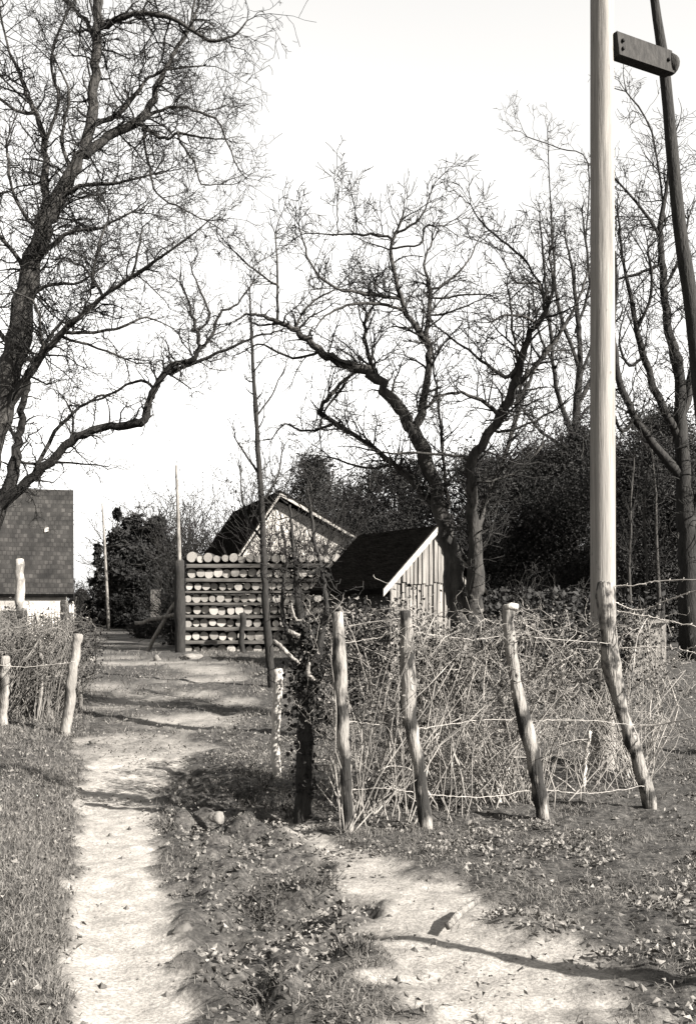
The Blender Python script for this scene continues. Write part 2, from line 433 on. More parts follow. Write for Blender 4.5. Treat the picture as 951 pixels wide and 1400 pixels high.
def ground_mat():
    m = mat('earth', .05, .5, 2, 0); nt = m.node_tree; N = nt.nodes; L = nt.links; b = N['Principled BSDF']
    at = N.new('ShaderNodeAttribute'); at.attribute_name = 'sand'
    tc = N.new('ShaderNodeTexCoord')
    def noise(sc, det=6, ro=.65):
        n = N.new('ShaderNodeTexNoise'); n.inputs['Scale'].default_value = sc; n.inputs['Detail'].default_value = det; n.inputs['Roughness'].default_value = ro
        L.new(tc.outputs['Object'], n.inputs['Vector']); return n
    def ramp(n, a, ca, bb, cb):
        c = N.new('ShaderNodeValToRGB'); e = c.color_ramp.elements
        e[0].position = a; e[0].color = ca; e[1].position = bb; e[1].color = cb
        L.new(n.outputs['Fac'], c.inputs['Fac']); return c
    soil = ramp(noise(22, 8, .75), .38, sep(.008), .68, sep(.062)); sand = ramp(noise(4.5), .25, sep(.135), .75, sep(.23))
    am = N.new('ShaderNodeAttribute'); am.attribute_name = 'mud'
    mudc = ramp(noise(16, 8, .75), .36, sep(.005), .66, sep(.062))
    mm = N.new('ShaderNodeMix'); mm.data_type = 'RGBA'; L.new(am.outputs['Fac'], mm.inputs[0])
    blot = ramp(noise(7, 8, .75), .38, (.45, .45, .45, 1), .62, (1.15, 1.15, 1.15, 1))
    mb = N.new('ShaderNodeMix'); mb.data_type = 'RGBA'; mb.blend_type = 'MULTIPLY'; mb.inputs[0].default_value = .5
    grit = ramp(noise(60, 3), .36, (.62, .62, .62, 1), .6, (1.1, 1.1, 1.1, 1))
    mx = N.new('ShaderNodeMix'); mx.data_type = 'RGBA'
    L.new(at.outputs['Fac'], mx.inputs[0]); L.new(soil.outputs[0], mx.inputs[6]); L.new(sand.outputs[0], mx.inputs[7])
    m2 = N.new('ShaderNodeMix'); m2.data_type = 'RGBA'; m2.blend_type = 'MULTIPLY'; m2.inputs[0].default_value = 1
    L.new(mx.outputs[2], mm.inputs[6]); L.new(mudc.outputs[0], mm.inputs[7]); L.new(mm.outputs[2], mb.inputs[6]); L.new(blot.outputs[0], mb.inputs[7]); L.new(mb.outputs[2], m2.inputs[6]); L.new(grit.outputs[0], m2.inputs[7]); L.new(m2.outputs[2], b.inputs['Base Color'])
    bp = N.new('ShaderNodeBump'); bp.inputs['Strength'].default_value = .6; bp.inputs['Distance'].default_value = .02
    L.new(noise(35, 5).outputs['Fac'], bp.inputs['Height']); L.new(bp.outputs['Normal'], b.inputs['Normal'])
    return m
MG = ground_mat()
def sheet(name, q):
    used = np.unique(q); rem = np.full(nx*ny, -1); rem[used] = np.arange(len(used))
    me = bpy.data.meshes.new(name)
    me.vertices.add(len(used)); me.vertices.foreach_set('co', np.stack([GX.ravel()[used], GY.ravel()[used], GZ.ravel()[used]], 1).ravel())
    qq = rem[q].astype(np.int32)
    me.loops.add(len(qq)*4); me.loops.foreach_set('vertex_index', qq.ravel())
    me.polygons.add(len(qq)); me.polygons.foreach_set('loop_start', (np.arange(len(qq))*4).astype(np.int32))
    a2 = me.attributes.new('mud', 'FLOAT', 'POINT'); a2.data.foreach_set('value', MU.ravel()[used].astype(np.float32))
    a = me.attributes.new('sand', 'FLOAT', 'POINT'); a.data.foreach_set('value', S.ravel()[used].astype(np.float32))
    me.materials.append(MG); me.update(calc_edges=True); me.validate()
    me.polygons.foreach_set('use_smooth', [True]*len(me.polygons))
    o = bpy.data.objects.new(name, me); COL.objects.link(o); return o
tag(sheet('ground', quad[~lm]), 'rough grassy earth on both sides of the lane', 'ground', kind='structure')
tag(sheet('lane', quad[lm]), 'bare sandy cart lane with worn wheel tracks', 'lane', kind='structure')
def surf(x, y):                                       # height of the finished sheet
    x = np.asarray(x, float); y = np.asarray(y, float)
    i = np.clip(np.searchsorted(gx, x)-1, 0, nx-2); j = np.clip(np.searchsorted(gy, y)-1, 0, ny-2)
    u = (x-gx[i])/(gx[i+1]-gx[i]); v = (y-gy[j])/(gy[j+1]-gy[j])
    return (GZ[j, i]*(1-u)+GZ[j, i+1]*u)*(1-v)+(GZ[j+1, i]*(1-u)+GZ[j+1, i+1]*u)*v

# ------------------------------------------------------------------ grass, weeds, litter (nobody could count these)
def scatter(n, x0, x1, y0, y1):
    y = np.sqrt(R.uniform(0, 1, n))*0+ (y0*(y1/y0)**R.uniform(0, 1, n)); x = R.uniform(x0, x1, n)*np.maximum(1, y/8)
    return x, y
x, y = scatter(420000, -3.2, 3.2, 3.3, 26)
s = sandmask(x, y)
cl = fbm(x, y, .55, 3, 51)
edge = x - (-.3175*y)                                # distance right of the photo's left limit
leftbank = (capdist(x, y, TRACKS[0]) > 1.0) & (x < np.interp(y, [3, 4.2, 5.7, 7.5, 9.6, 13], [-.5, -.84, -1.16, -1.57, -1.99, -2.6]))
fringe = R.random(len(x)) < .10*(1-s)
mu = mudmask(x, y)
inl = 1-sstep(.8, 1.15, capdist(x, y, LANE))
keep = (R.random(len(x)) > np.maximum(.97*mu, .88*inl)) & ((s < .4) | ((s < .93) & fringe)) & (R.random(len(x)) < np.where(leftbank, np.clip(.62+1.2*cl, .15, .9), np.clip(.34+cl*1.9, .03, .9)*np.where(x > .2, .62, 1)))
B = np.stack([x, y, surf(x, y)-.01], 1)[keep]; n = len(B)
blade_mesh('grass', B, R.uniform(.02, .085, n)*np.where(leftbank[keep], 1.15, .8)*(1+.5*sstep(8, 18, B[:, 1])), R.uniform(.0022, .0055, n)*(1+1.2*sstep(7, 18, B[:, 1])), M['grass'], 1.3)
tag(bpy.data.objects['grass'], 'short dry grass on the bank and beside the tracks', 'grass', kind='stuff')
# darker weeds on the middle ridge
def pxregion(x, y):
    px = CX+x/y*F; py = HY+(EYE-gh(x, y))/y*F; return px, py
x, y = scatter(150000, -2.2, 2.2, 3.4, 11)
px, py = pxregion(x, y); cl = fbm(x, y, .45, 3, 91)
mid = np.interp(py, [1060, 1130, 1200, 1300, 1400], [270, 290, 335, 350, 340]); wid = np.interp(py, [1060, 1130, 1200, 1300, 1400], [50, 65, 85, 85, 100])
k = (np.abs(px-mid) < wid*1.5*(1+cl)) & (cl > .24) & (R.random(len(x)) < .55) & (sandmask(x, y) < .45)
B = np.stack([x, y, surf(x, y)-.01], 1)[k]; n = len(B)
tag(blade_mesh('weeds', B, R.uniform(.03, .11, n)*(.6+1.2*np.clip(cl[k]+.3, 0, 1)), R.uniform(.004, .011, n), M['grassdark'], 1.5), 'dark ragged weeds on the ridge between the two tracks', 'weeds', kind='stuff')
# leaf litter on the right bank and on the ridge
x, y = scatter(120000, -4, 4.2, 3.4, 20)
px, py = pxregion(x, y); cl = fbm(x, y, .5, 3, 15)
drift = np.clip(.15+2.6*fbm(x, y, .33, 3, 333), 0, 1.3)
band = np.interp(px, [380, 560, 700, 830, 951, 1200], [1120, 1150, 1215, 1270, 1310, 1400])
d = (py-band)
k = (px > 380) & (np.abs(d+30) < 95*(1+1.2*cl)) & (R.random(len(x)) < .8*drift)
k |= (px > 480) & (py < band) & (R.random(len(x)) < .12*drift)
k |= (np.abs(px-(mid := np.interp(py, [1060, 1200, 1300, 1400], [290, 350, 390, 380]))) < 120) & (R.random(len(x)) < .16*(1+3*cl))
k |= (px < 115) & (R.random(len(x)) < .12)
k |= (mudmask(x, y) > .5) & (R.random(len(x)) < .14)
k |= (py > 1180) & (px > 430) & (R.random(len(x)) < .05*(1+4*cl))
k |= (py < 1100) & (R.random(len(x)) < .30*np.clip(.3+2*cl, 0, 1))
C = np.stack([x, y, surf(x, y)+.012+R.random(len(x))*.03], 1)[k]; n = len(C)
tag(leaf_mesh('fallen_leaves', C, R.uniform(.012, .055, n)*R.uniform(.6, 1, n), M['litter'], aspect=.6, up=.7, fold=.6), 'dead fallen leaves strewn along the right bank', 'leaf litter', kind='stuff')
# earth clods
x, y = scatter(16000, -2.6, 2.6, 3.4, 13); s = sandmask(x, y); mu = mudmask(x, y)
k = R.random(len(x)) < np.where(mu > .4, .75, np.where(s > .5, .05, np.where(x > .3, .34, .14)))
tb = TB()
for (cx, cy) in zip(x[k], y[k]):
    r = R.uniform(.004, .011)*(1 if R.random() < .85 else 2.6); c = Vector((cx, cy, float(surf(np.array([cx]), np.array([cy]))[0])+r*.05))
    b = len(tb.v)
    for q in ((1, 0, 0), (0, 1, 0), (-1, 0, 0), (0, -1, 0), (0, 0, .8), (0, 0, -1)):
        tb.v.append(tuple(c+Vector(q)*r*R.uniform(.6, 1.3)))
    for q in ((0, 1, 4), (1, 2, 4), (2, 3, 4), (3, 0, 4), (1, 0, 5), (2, 1, 5), (3, 2, 5), (0, 3, 5)): tb.f.append(tuple(b+i for i in q))
o = tb.build('earth_clods', M['clod'], smooth=False); tag(o, 'small clods of earth and grit scattered over the tracks', 'clods', kind='stuff')

# ------------------------------------------------------------------ stones, stick
def stone(px, py, wpx, hpx, label, m='stone', name='stone', cat='stone'):
    p = gpt(px, py); w = wpx*p.y/F*.5; h = hpx*p.y/F*.5
    import bmesh
    bm = bmesh.new(); bmesh.ops.create_icosphere(bm, subdivisions=3, radius=1)
    off = R.uniform(0, 50, 3)
    for v in bm.verts:
        q = v.co*1.3; k = 1+.7*float(fbm(np.array([q.x+off[0]+q.z]), np.array([q.y+off[1]-q.z*.7]), 1.0, 3, 4)[0])
        v.co = Vector((v.co.x*w*k, v.co.y*w*.8*k, max(-.5, v.co.z)*h*k))
    me = bpy.data.meshes.new(name); bm.to_mesh(me); bm.free(); me.materials.append(M[m])
    me.polygons.foreach_set('use_smooth', [True]*len(me.polygons))
    o = bpy.data.objects.new(name, me); COL.objects.link(o); o.location = p+Vector((0, 0, h*.02)); o.rotation_euler.z = R.uniform(0, 6)
    return tag(o, label, cat)
stone(250, 1272, 26, 15, 'small pale stone at the right edge of the near sandy track')
stone(262, 899, 44, 9, 'flat pale stone at the foot of the log stack', )
stone(122, 903, 26, 11, 'pale slab at the lane edge beyond the left fence')
stone(132, 1017, 24, 12, 'pale stone beside the foot of the left leaning post')
stone(215, 902, 10, 12, 'small upright stone in the middle of the far lane')
stone(297, 1120, 22, 18, 'pale clod of turf on the ridge between the tracks')
tb = TB(); a = gpt(612, 1272); b = gpt(650, 1243); b.z += .04; a.z += .02
tb.tube([a, a.lerp(b, .5)+Vector((0, 0, .015)), b], [.02, .024, .018], 7, rough=.15)
tag(tb.build('broken_stick', M['post'], origin=a), 'short broken stick lying on the right sandy track', 'stick')

# ------------------------------------------------------------------ utility pole with its brace
pb = Vector(W(829, 1050, 10.9)); pb.z = gz(pb.x, pb.y)
root = thing('utility_pole', 'tall round timber pole with a leaning brace and short crossbeam', 'utility pole', pb)
tb = TB(); P = []; r_ = []
for i in range(25):
    t = i/24; z = -.3+t*9.6
    p = Vector((W(822+(1-t)*2.0, 0, 10.9).x, 10.9, pb.z+z)); P.append(p); r_.append(.128-.016*t+R.normal(0, .0008))
tb.tube(P, r_, 28); tb.build('pole', M['pole'], root)
tb = TB(); P = []; r_ = []
for (x_, y_, w_) in catmull([(880, -130, 10), (894, 0, 12), (908, 100, 15), (927, 300, 18), (946, 430, 21), (968, 640, 24), (990, 860, 27), (1003, 1015, 29)], 4):
    P.append(W(x_, y_, 11.6)); r_.append(w_*.5*11.6/F*(1+R.normal(0, .02)))
P[-1].z = gz(P[-1].x, 11.6)-.1
tb.tube(P, r_, 12); tb.build('brace_pole', M['bark'], root)
tb = TB(); a = W(838, 62, 10.85); b = W(913, 88, 11.38)
u = (b-a)/2; v = Vector((0, 1, 0))-u.normalized()*u.normalized().y; v = v.normalized()*.06; w = u.cross(v).normalized()*.115
tb.box((a+b)/2, u, v, w)
c = tb.build('crossbeam', M['darkwood'], root, smooth=False)
tb = TB(); tb.tube([b-u*.04, b+u.normalized()*.05], [.112, .105], 16)
tb.build('beam_end', M['darkwood'], c, origin=root.location)
bpy.data.objects['beam_end'].location = (0, 0, 0)

for (fx, fz) in ((.07, .03), (.07, -.05), (.9, 0)):
    q = a.lerp(b, fx)-v*1.05+Vector((0, 0, fz)); tb = TB(); tb.tube([q, q-v.normalized()*.022], [.02, .017], 6); o_ = tb.build('bolt', M['postdark'], c, origin=root.location); o_.location = (0, 0, 0)
# ------------------------------------------------------------------ posts
def post(path, label, m='bpost', name='fence_post', cat='fence post', group='posts of the right fence', dY=0):
    """path: (px, py, width px) from the foot to the top"""
    p = gpt(path[0][0], path[0][1]); Y = p.y; n = len(path)
    C = catmull([(a, b, w, Y+dY*i/(n-1)) for i, (a, b, w) in enumerate(path)], max(4, 16//(n-1)))
    tb = TB(); pts = []; rad = []
    for i, (a, b, w, d) in enumerate(C):
        q = W(a+R.normal(0, .9), b, d)
        if i == 0: q.z -= .12
        pts.append(q); rad.append(w*.5*d/F*(1+R.normal(0, .10)))
    pts.append(pts[-1]+(pts[-1]-pts[-2]).normalized()*rad[-1]*.25); rad.append(rad[-1]*.62)
    tb.tube(pts, rad, 12, rough=.07)
    return tag(tb.build(name, M[m], origin=p), label, cat, group)
post([(378, 1062, 12), (377, 1000, 12), (380, 916, 13)], 'short pale stake standing alone at the lane edge', 'postwhite')
post([(478, 1139, 18), (472, 1050, 15), (466, 960, 17), (462, 838, 15)], 'crooked bark-covered post at the lane end of the bramble fence')
post([(584, 1137, 20), (572, 1050, 18), (560, 980, 20), (556, 900, 18), (555, 836, 17)], 'thick fence post deep in the brambles, second from the stump')
post([(742, 1119, 21), (731, 1050, 18), (708, 950, 18), (697, 880, 17), (695, 828, 16)], 'leaning fence post with a pale cut top in the brambles')
post([(890, 1108, 18), (868, 1030, 20), (846, 960, 21), (832, 890, 24), (827, 797, 25)], 'steeply leaning fence post crossing in front of the utility pole', m='mpost')
post([(797, 1078, 7), (799, 1040, 6), (806, 1000, 5)], 'thin pale stake low between the two leaning posts', 'postwhite')
post([(583, 1100, 8), (545, 1020, 9), (505, 935, 8)], 'thin diagonal stay leaning against the thick fence post', 'post', name='fence_stay', cat='stay', group=None, dY=-.1)
tb = TB(); c_ = W(699, 829, gpt(742, 1119).y-.03)
tb.tube([c_-Vector((.05, 0, .015)), c_, c_+Vector((.05, 0, .0))], [.022, .032, .02], 9, rough=.15)
tag(tb.build('wood_chunk', M['postwhite'], origin=c_), 'pale cut chunk of wood resting on the leaning post in the brambles', 'wood chunk')
post([(90, 1004, 15), (97, 940, 14), (107, 868, 13)], 'left fence post nearest the lane, leaning over the verge', group='posts of the left fence', m='lpost')
post([(34, 960, 16), (30, 860, 14), (27, 765, 12)], 'tallest pale post of the left fence, bleached', group='posts of the left fence', m='postwhite')
post([(93, 945, 12), (90, 880, 12), (88, 822, 11)], 'left fence post standing before the picket fence', group='posts of the left fence', m='lpost')
post([(4, 992, 13), (6, 940, 13), (8, 898, 12)], 'short post at the left picture edge', group='posts of the left fence', m='lpost')
# stake beyond the right of the view: its long shadow lies across the near track
bx, by = 2.86, 3.80
tb = TB(); pts = []; rad = []
for i in range(14):
    t = i/13; pts.append(Vector((bx-.10*math.sin(t*2.6), by+.04*t, gz(bx, by)-.1+t*2.1))); rad.append(.10-.058*t)
tb.tube(pts, rad, 10, rough=.05)
tag(tb.build('tall_stake', M['post'], origin=(bx, by, gz(bx, by))), 'tall tapering stake at the near right casting a long shadow over the track', 'stake')

# ------------------------------------------------------------------ brambles
def bramble(name, label, spots, ncane, nleaf, zmax, depth, group=None, rr=.005, front=.22, ndark=4000, tw=.45, zlow=.75, nfeet=14, cm='cane', stick=.22):
    """spots: ground line (world points) the thicket grows along"""
    root = thing(name, label, 'bramble thicket', spots[0], group)
    tb = TB(); cen = []; sh = Shoots(); xl = spots[0].x-.05; xh = spots[-1].x+.1; yl = min(p.y for p in spots)-front-.1
    feet = []
    for _ in range(nfeet):
        i = R.integers(0, len(spots)-1); feet.append(spots[i].lerp(spots[i+1], R.random())+Vector((0, R.uniform(-front*.7, depth), 0)))
    for ci in range(ncane):
        if ci % 4: p = feet[R.integers(0, nfeet)]+Vector((R.normal(0, .05), R.normal(0, .06), 0))
        else: i = R.integers(0, len(spots)-1); p = spots[i].lerp(spots[i+1], R.random())+Vector((0, R.uniform(-front, depth), 0))
        p.z = gz(p.x, p.y)-.02
        a = R.uniform(0, 2*math.pi); d = Vector((math.cos(a)*.75, math.sin(a)*.3, R.uniform(.6, 1.5))).normalized()
        xl_ = xl-abs(R.normal(0, .10)); xh_ = xh+abs(R.normal(0, .10)); L = R.uniform(.9, 2.6); n = 12; q = p.copy(); pts = [q.copy()]; st = R.uniform(.03, .16)
        for k in range(n):
            d = (d+rv()*st+Vector((0, 0, -.12 if k > 5 else 0))).normalized(); q = q+d*L/n
            top = zmax+.09*math.sin(q.x*5.1)+.06*math.sin(q.x*13+1)+.07*R.normal()
            if q.z > top: d.z -= .6; q.z = q.z*.4+top*.6
            q.z = max(q.z, gz(q.x, q.y)+.02)
            if q.x < xl_ or q.x > xh_: q.x += (xl_-q.x)*.5 if q.x < xl_ else (xh_-q.x)*.5; d.x *= -.5
            if q.y < yl: q.y = yl+R.uniform(0, .05); d.y = abs(d.y)
            pts.append(q.copy())
        big = 1.5 if R.random() < .2 else .75; rad = [rr*R.uniform(.85, 1.15)*big*(1-.5*k/n) for k in range(n+1)]
        tb.tube(pts, rad, 5, cap=False)
        for k in range(3, n):
            if R.random() < tw: sh.add(pts[k], tuple(rv()+Vector((0, 0, .3))), R.uniform(.1, .45), rr*.7)
            if pts[k].z > zlow+R.normal(0, .15): cen.append(pts[k])
    for _ in range(int(ncane*stick)):
        i = R.integers(0, len(spots)-1); p = spots[i].lerp(spots[i+1], R.random())+Vector((0, R.uniform(-front-.05, .15), 0)); p.z = gz(p.x, p.y)-.02
        q = p+Vector((R.normal(0, .5), R.uniform(-.1, .25), R.uniform(.7, zmax*(1.05 if stick > .4 else .98)))); q.x = min(max(q.x, xl), xh+.1)
        tb.tube([p.lerp(q, k/6)+(rv()*.018 if 0 < k < 6 else Vector()) for k in range(7)], [rr*R.uniform(.8, 1.25)*(1-.4*k/6) for k in range(7)], 5, cap=False)
    tb.build('canes', M[cm], root)
    sh.grow(dict(lev=1, wig=.7, up=0, kids=[0, 6], fwd=.6, rmin=rr*.42), 'side_twigs', M[cm], root)['kind'] = 'stuff'
    cen = np.array([tuple(c) for c in cen])
    def cloud(n, sg):
        C = cen[R.integers(0, len(cen), n)]+R.normal(0, sg, (n, 3)); C[:, 2] = np.maximum(C[:, 2], gh(C[:, 0], C[:, 1])+.02); return C
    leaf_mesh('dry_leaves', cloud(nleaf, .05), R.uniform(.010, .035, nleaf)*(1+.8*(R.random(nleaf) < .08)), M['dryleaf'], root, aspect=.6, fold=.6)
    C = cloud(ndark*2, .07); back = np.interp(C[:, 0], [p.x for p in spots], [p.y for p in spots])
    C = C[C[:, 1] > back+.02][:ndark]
    leaf_mesh('shade_toned_leaves', C, R.uniform(.02, .05, len(C)), M['ivy'], root, aspect=.7, fold=.4)  # inner leaves coloured near black, standing in for shade inside the tangle
    return root
fp = [gpt(462, 1118), gpt(520, 1110), gpt(585, 1105), gpt(660, 1095), gpt(740, 1085)]
bramble('bramble_thicket', 'dense dry bramble tangle along the posts from the stump to the pale-topped post', fp, 200, 5500, 1.46, .75, ndark=5500, tw=.45, stick=.42, front=.62, nfeet=15, zlow=.85)
fp = [gpt(735, 1090), gpt(790, 1075), gpt(850, 1065), gpt(872, 1060)]
bramble('bramble_thicket', 'dry bramble tangle around the foot of the utility pole', fp, 70, 1900, 1.38, .65, ndark=2000, tw=.45, stick=.42, front=.55, nfeet=7, zlow=.85)
fl = [gpt(-60, 992), gpt(0, 985), gpt(40, 980), gpt(72, 985)]
bramble('bramble_thicket', 'leafy dry bramble hedge filling the left fence', fl, 230, 4200, 1.36, 1.8, rr=.0065, front=.3, ndark=5000, zlow=.2, tw=.6, cm='cane_dark', stick=.5)

# ------------------------------------------------------------------ barbed wire
def wire(pts, label, r=.0048, sag=.05):
    P = [W(x, y, Y) for (x, y, Y) in pts]
    C = [Vector(c) for c in catmull([tuple(p) for p in P], 12)]
    tb = TB(); C = [c+Vector((0, R.normal(0, .003), R.normal(0, .003))) for c in C]
    tb.tube(C, [r]*len(C), 5)
    for k in range(2, len(C)-1, 3):
        d = rv().normalized()*.022; tb.tube([C[k]-d, C[k]+d], [r*.6, r*.6], 3)
    tag(tb.build('barbed_wire', M['wire'], origin=C[0]), label, 'wire', 'strands of barbed wire on the fence')
post([(70, 968, 8), (67, 900, 8), (68, 846, 6)], 'thin dark stake in the brush between the bleached post and the leaning post', group='posts of the left fence')
post([(52, 985, 6), (58, 910, 6), (50, 838, 5)], 'thin crooked pale stick standing in the left brush', 'lpost', group='posts of the left fence')
post([(112, 968, 6), (104, 900, 6), (98, 838, 5)], 'thin stick leaning behind the lane-side left post', 'lpost', group='posts of the left fence')
wire([(836, 801, 8.7), (868, 800, 8.6), (905, 794, 8.5), (970, 792, 8.2)], 'topmost strand of barbed wire running right from the leaning post')
wire([(838, 822, 8.75), (870, 834, 8.7), (915, 820, 8.5), (970, 800, 8.2)], 'sagging strand of barbed wire rising to the right from the pole')
wire([(842, 835, 8.8), (880, 842, 8.7), (920, 850, 8.6), (970, 862, 8.4)], 'strand of barbed wire falling to the right below the sagging one')
wire([(866, 940, 8.6), (895, 918, 8.5), (930, 892, 8.4), (970, 878, 8.2)], 'steep strand of barbed wire low on the right of the pole')
wire([(846, 886, 8.7), (880, 885, 8.6), (920, 886, 8.5), (970, 900, 8.3)], 'level strand of barbed wire before the pale crate')
wire([(872, 992, 8.6), (905, 990, 8.5), (970, 976, 8.2)], 'lowest strand of barbed wire over the right grass')
wire([(470, 985, 7.9), (525, 992, 7.95), (570, 996, 8.0), (650, 985, 8.2), (722, 985, 8.3), (800, 985, 8.4), (866, 992, 8.55)], 'middle strand of barbed wire across the brambles', .0024)
wire([(476, 1080, 7.88), (530, 1078, 7.85), (581, 1085, 7.9), (660, 1090, 8.1), (735, 1080, 8.3), (800, 1085, 8.4), (880, 1075, 8.55)], 'lower strand of barbed wire across the bramble stems', .0026)
wire([(464, 880, 7.9), (515, 872, 7.95), (556, 864, 7.95), (640, 874, 8.2), (703, 870, 8.3), (835, 880, 8.6)], 'upper strand of barbed wire through the bramble tops', .0022)
wire([(-20, 905, 12.6), (30, 912, 12.6), (103, 905, 12.5)], 'strand of barbed wire on the left fence', .004)

# ------------------------------------------------------------------ overgrown dark stump with pale broken bough
p = gpt(414, 1117)
root = thing('ivy_stump', 'dark trunk stub smothered in ivy between the lane and the brambles', 'tree stump', p)
tb = TB(); Y = p.y
def limb(tb, pts, Y, n=9, rough=.08):
    C = catmull([(a, b, w, Y+d) for (a, b, w, d) in pts], 6)
    tb.tube([W(a+R.normal(0, .8), b, d) for (a, b, w, d) in C], [max(.003, w*.5*d/F) for (a, b, w, d) in C], n, rough=rough)
limb(tb, [(413, 1130, 28, 0), (415, 1090, 24, 0), (417, 1030, 24, 0), (420, 960, 30, .05), (418, 900, 24, .1), (412, 850, 14, .1), (405, 800, 8, .1), (400, 740, 5, .1), (396, 690, 3, .1)], Y)
limb(tb, [(420, 930, 14, .05), (436, 880, 11, .0), (446, 830, 8, .0), (440, 780, 5, .1), (428, 730, 5, .1), (425, 690, 3, .1)], Y)
limb(tb, [(416, 900, 11, .05), (395, 870, 8, .1), (385, 830, 6, .2), (392, 770, 4, .2), (385, 720, 4, .2)], Y)
tb.build('trunk', M['postdark'], root)
tw = TB(); cfg = dict(seg=.06, wig=.6, up=.15, kids=[0, 9, 6], fwd=.5, rmin=.0028)
for (x_, y_) in ((400, 740), (405, 800), (396, 690), (440, 780), (446, 830), (428, 730), (392, 770), (385, 720), (385, 830), (436, 880), (418, 880), (425, 690)):
    for _ in range(4): twig(tw, W(x_+R.normal(0, 3), y_+R.normal(0, 12), Y+.1), rv()*.8+Vector((0, 0, .5)), R.uniform(.25, .6), .006, 2, cfg)
tw.build('twigs', M['twig'], root)
n = 1150; c = np.array([tuple(W(R.normal(417, 12), R.uniform(850, 985), Y+R.normal(.05, .10))) for _ in range(n)])
c2 = np.array([tuple(W(R.normal(416, 24), R.uniform(740, 850), Y+R.normal(.1, .14))) for _ in range(40)])
c3 = np.array([tuple(W(R.normal(417, 9), R.uniform(985, 1090), Y+R.normal(0, .06))) for _ in range(300)])
c = np.concatenate([c, c2, c3]); leaf_mesh('ivy_leaves', c, R.uniform(.025, .06, len(c)), M['ivy'], root, aspect=.8, fold=.3)
tb = TB(); limb(tb, [(374, 876, 5, -.15), (391, 891, 6, -.2), (409, 908, 4, -.22)], Y); tb.build('broken_bough', M['lpost'], root)
tb = TB(); limb(tb, [(422, 906, 5, -.24), (421, 922, 6, -.24), (430, 930, 4, -.25)], Y, 7); tb.build('broken_bough', M['lpost'], root)
tb = TB(); limb(tb, [(398, 824, 3, -.2), (404, 846, 4, -.2), (412, 848, 3, -.2)], Y, 6); tb.build('broken_bough', M['lpost'], root); tb = TB(); limb(tb, [(393, 862, 7, -.2), (408, 870, 8, -.2)], Y, 6); tb.build('broken_bough', M['lpost'], root); tb = TB(); limb(tb, [(455, 830, 9, -.1), (466, 834, 10, -.1)], Y, 6)
tb.build('broken_bough', M['lpost'], root)

# ------------------------------------------------------------------ log stack
SY = 26.0
sl, sr = 262, 492
rows = [(763, 12.5), (783.5, 12.5), (801.5, 12), (817.5, 12), (834.5, 12.5), (851, 12.5), (869, 13), (887.5, 12.5)]
names = ['top', 'second', 'third', 'fourth', 'fifth', 'sixth', 'seventh', 'bottom']
def make_log():
    tb = TB(); n = 14
    tb.tube([Vector((0, 0, 0)), Vector((0, .02, 0)), Vector((0, .8, 0)), Vector((0, 1.7, .0))], [.94, 1, .98, .95], n, rough=.04)
    o = mesh_obj('log', tb.v, tb.f, [M['logbark'], M['logend']])
    for i, pl in enumerate(o.data.polygons):
        if len(pl.vertices) > 4: pl.material_index = 1; pl.use_smooth = False
    return o
LOG = [make_log() for _ in range(3)]; used = [False]*3
for ri, (ry, dia) in enumerate(rows):
    x = sl-(ri*1.0) + R.uniform(-2, 2); endx = sr-(3*ri if ri else 5)
    while x < endx:
        k = int(R.integers(0, 3)); d = dia*R.uniform(.78, 1.06)*(1.3 if ri == 0 and x < sl+6 else 1)
        if used[k]: o = LOG[k].copy(); COL.objects.link(o)
        else: o = LOG[k]; used[k] = True
        c = W(x, ry+R.normal(0, .5)+(dia-d)*.45, SY+R.uniform(-.05, .05)); r = d*.5*SY/F
        o.location = c; o.scale = (r*R.uniform(.88, 1.1), 1, r); o.rotation_euler = (0, R.uniform(0, 6), R.normal(0, .02))
        w_ = 'row'
        tag(o, f'round log with a pale sawn end in the {names[ri]} row of the stack', 'log', f'logs in the {names[ri]} row of the stack')
        x += dia*R.uniform(.86, 1.02)
bys = [(774, 5), (793, 4.5), (809.5, 2.6), (825.5, 3), (842.5, 3.6), (859.5, 4.4), (878, 4.4), (896, 5)]
bn = ['top row', 'second row', 'third row', 'fourth row', 'fifth row', 'sixth row', 'seventh row', 'bottom row']
for bi, (y_, h_) in enumerate(bys):
    tb = TB(); a = W(256-bi, y_, SY); b = W(496-3*bi, y_+R.uniform(-1, 1), SY)
    tb.box((a+b)/2+Vector((0, .75, 0)), (b-a)/2, Vector((0, .85, 0)), Vector((0, 0, h_*.5*SY/F)))
    o = tb.build('spacer_board', M['stackboard'], origin=a, smooth=False)
    tag(o, f'long flat board under the {bn[bi]} of the log stack', 'board', 'boards between the rows of the log stack')
def rough_post(px, y0, y1, w, Y, name, label, cat, m, group=None):
    a = W(px, y0, Y); b = W(px+R.uniform(-2, 2), y1, Y); tb = TB()
    tb.tube([a.lerp(b, i/8)+rv()*.012 for i in range(9)], [w*.5*Y/F*(1+R.normal(0, .05)) for _ in range(9)], 9, rough=.06)
    return tag(tb.build(name, M[m], origin=a), label, cat, group)
rough_post(331, 900, 838, 8, 25.4, 'prop', 'dark prop standing against the front of the log stack', 'prop', 'postdark')
rough_post(247, 905, 768, 15, 25.2, 'stack_post', 'thick dark post at the left end of the log stack', 'post', 'postdark')

# ------------------------------------------------------------------ buildings
def slab(tb, a, b, ext, n, th):                       # roof slab from eave edge a to ridge edge b, run along ext
    tb.prism([a, b, b+n*th, a+n*th], ext)
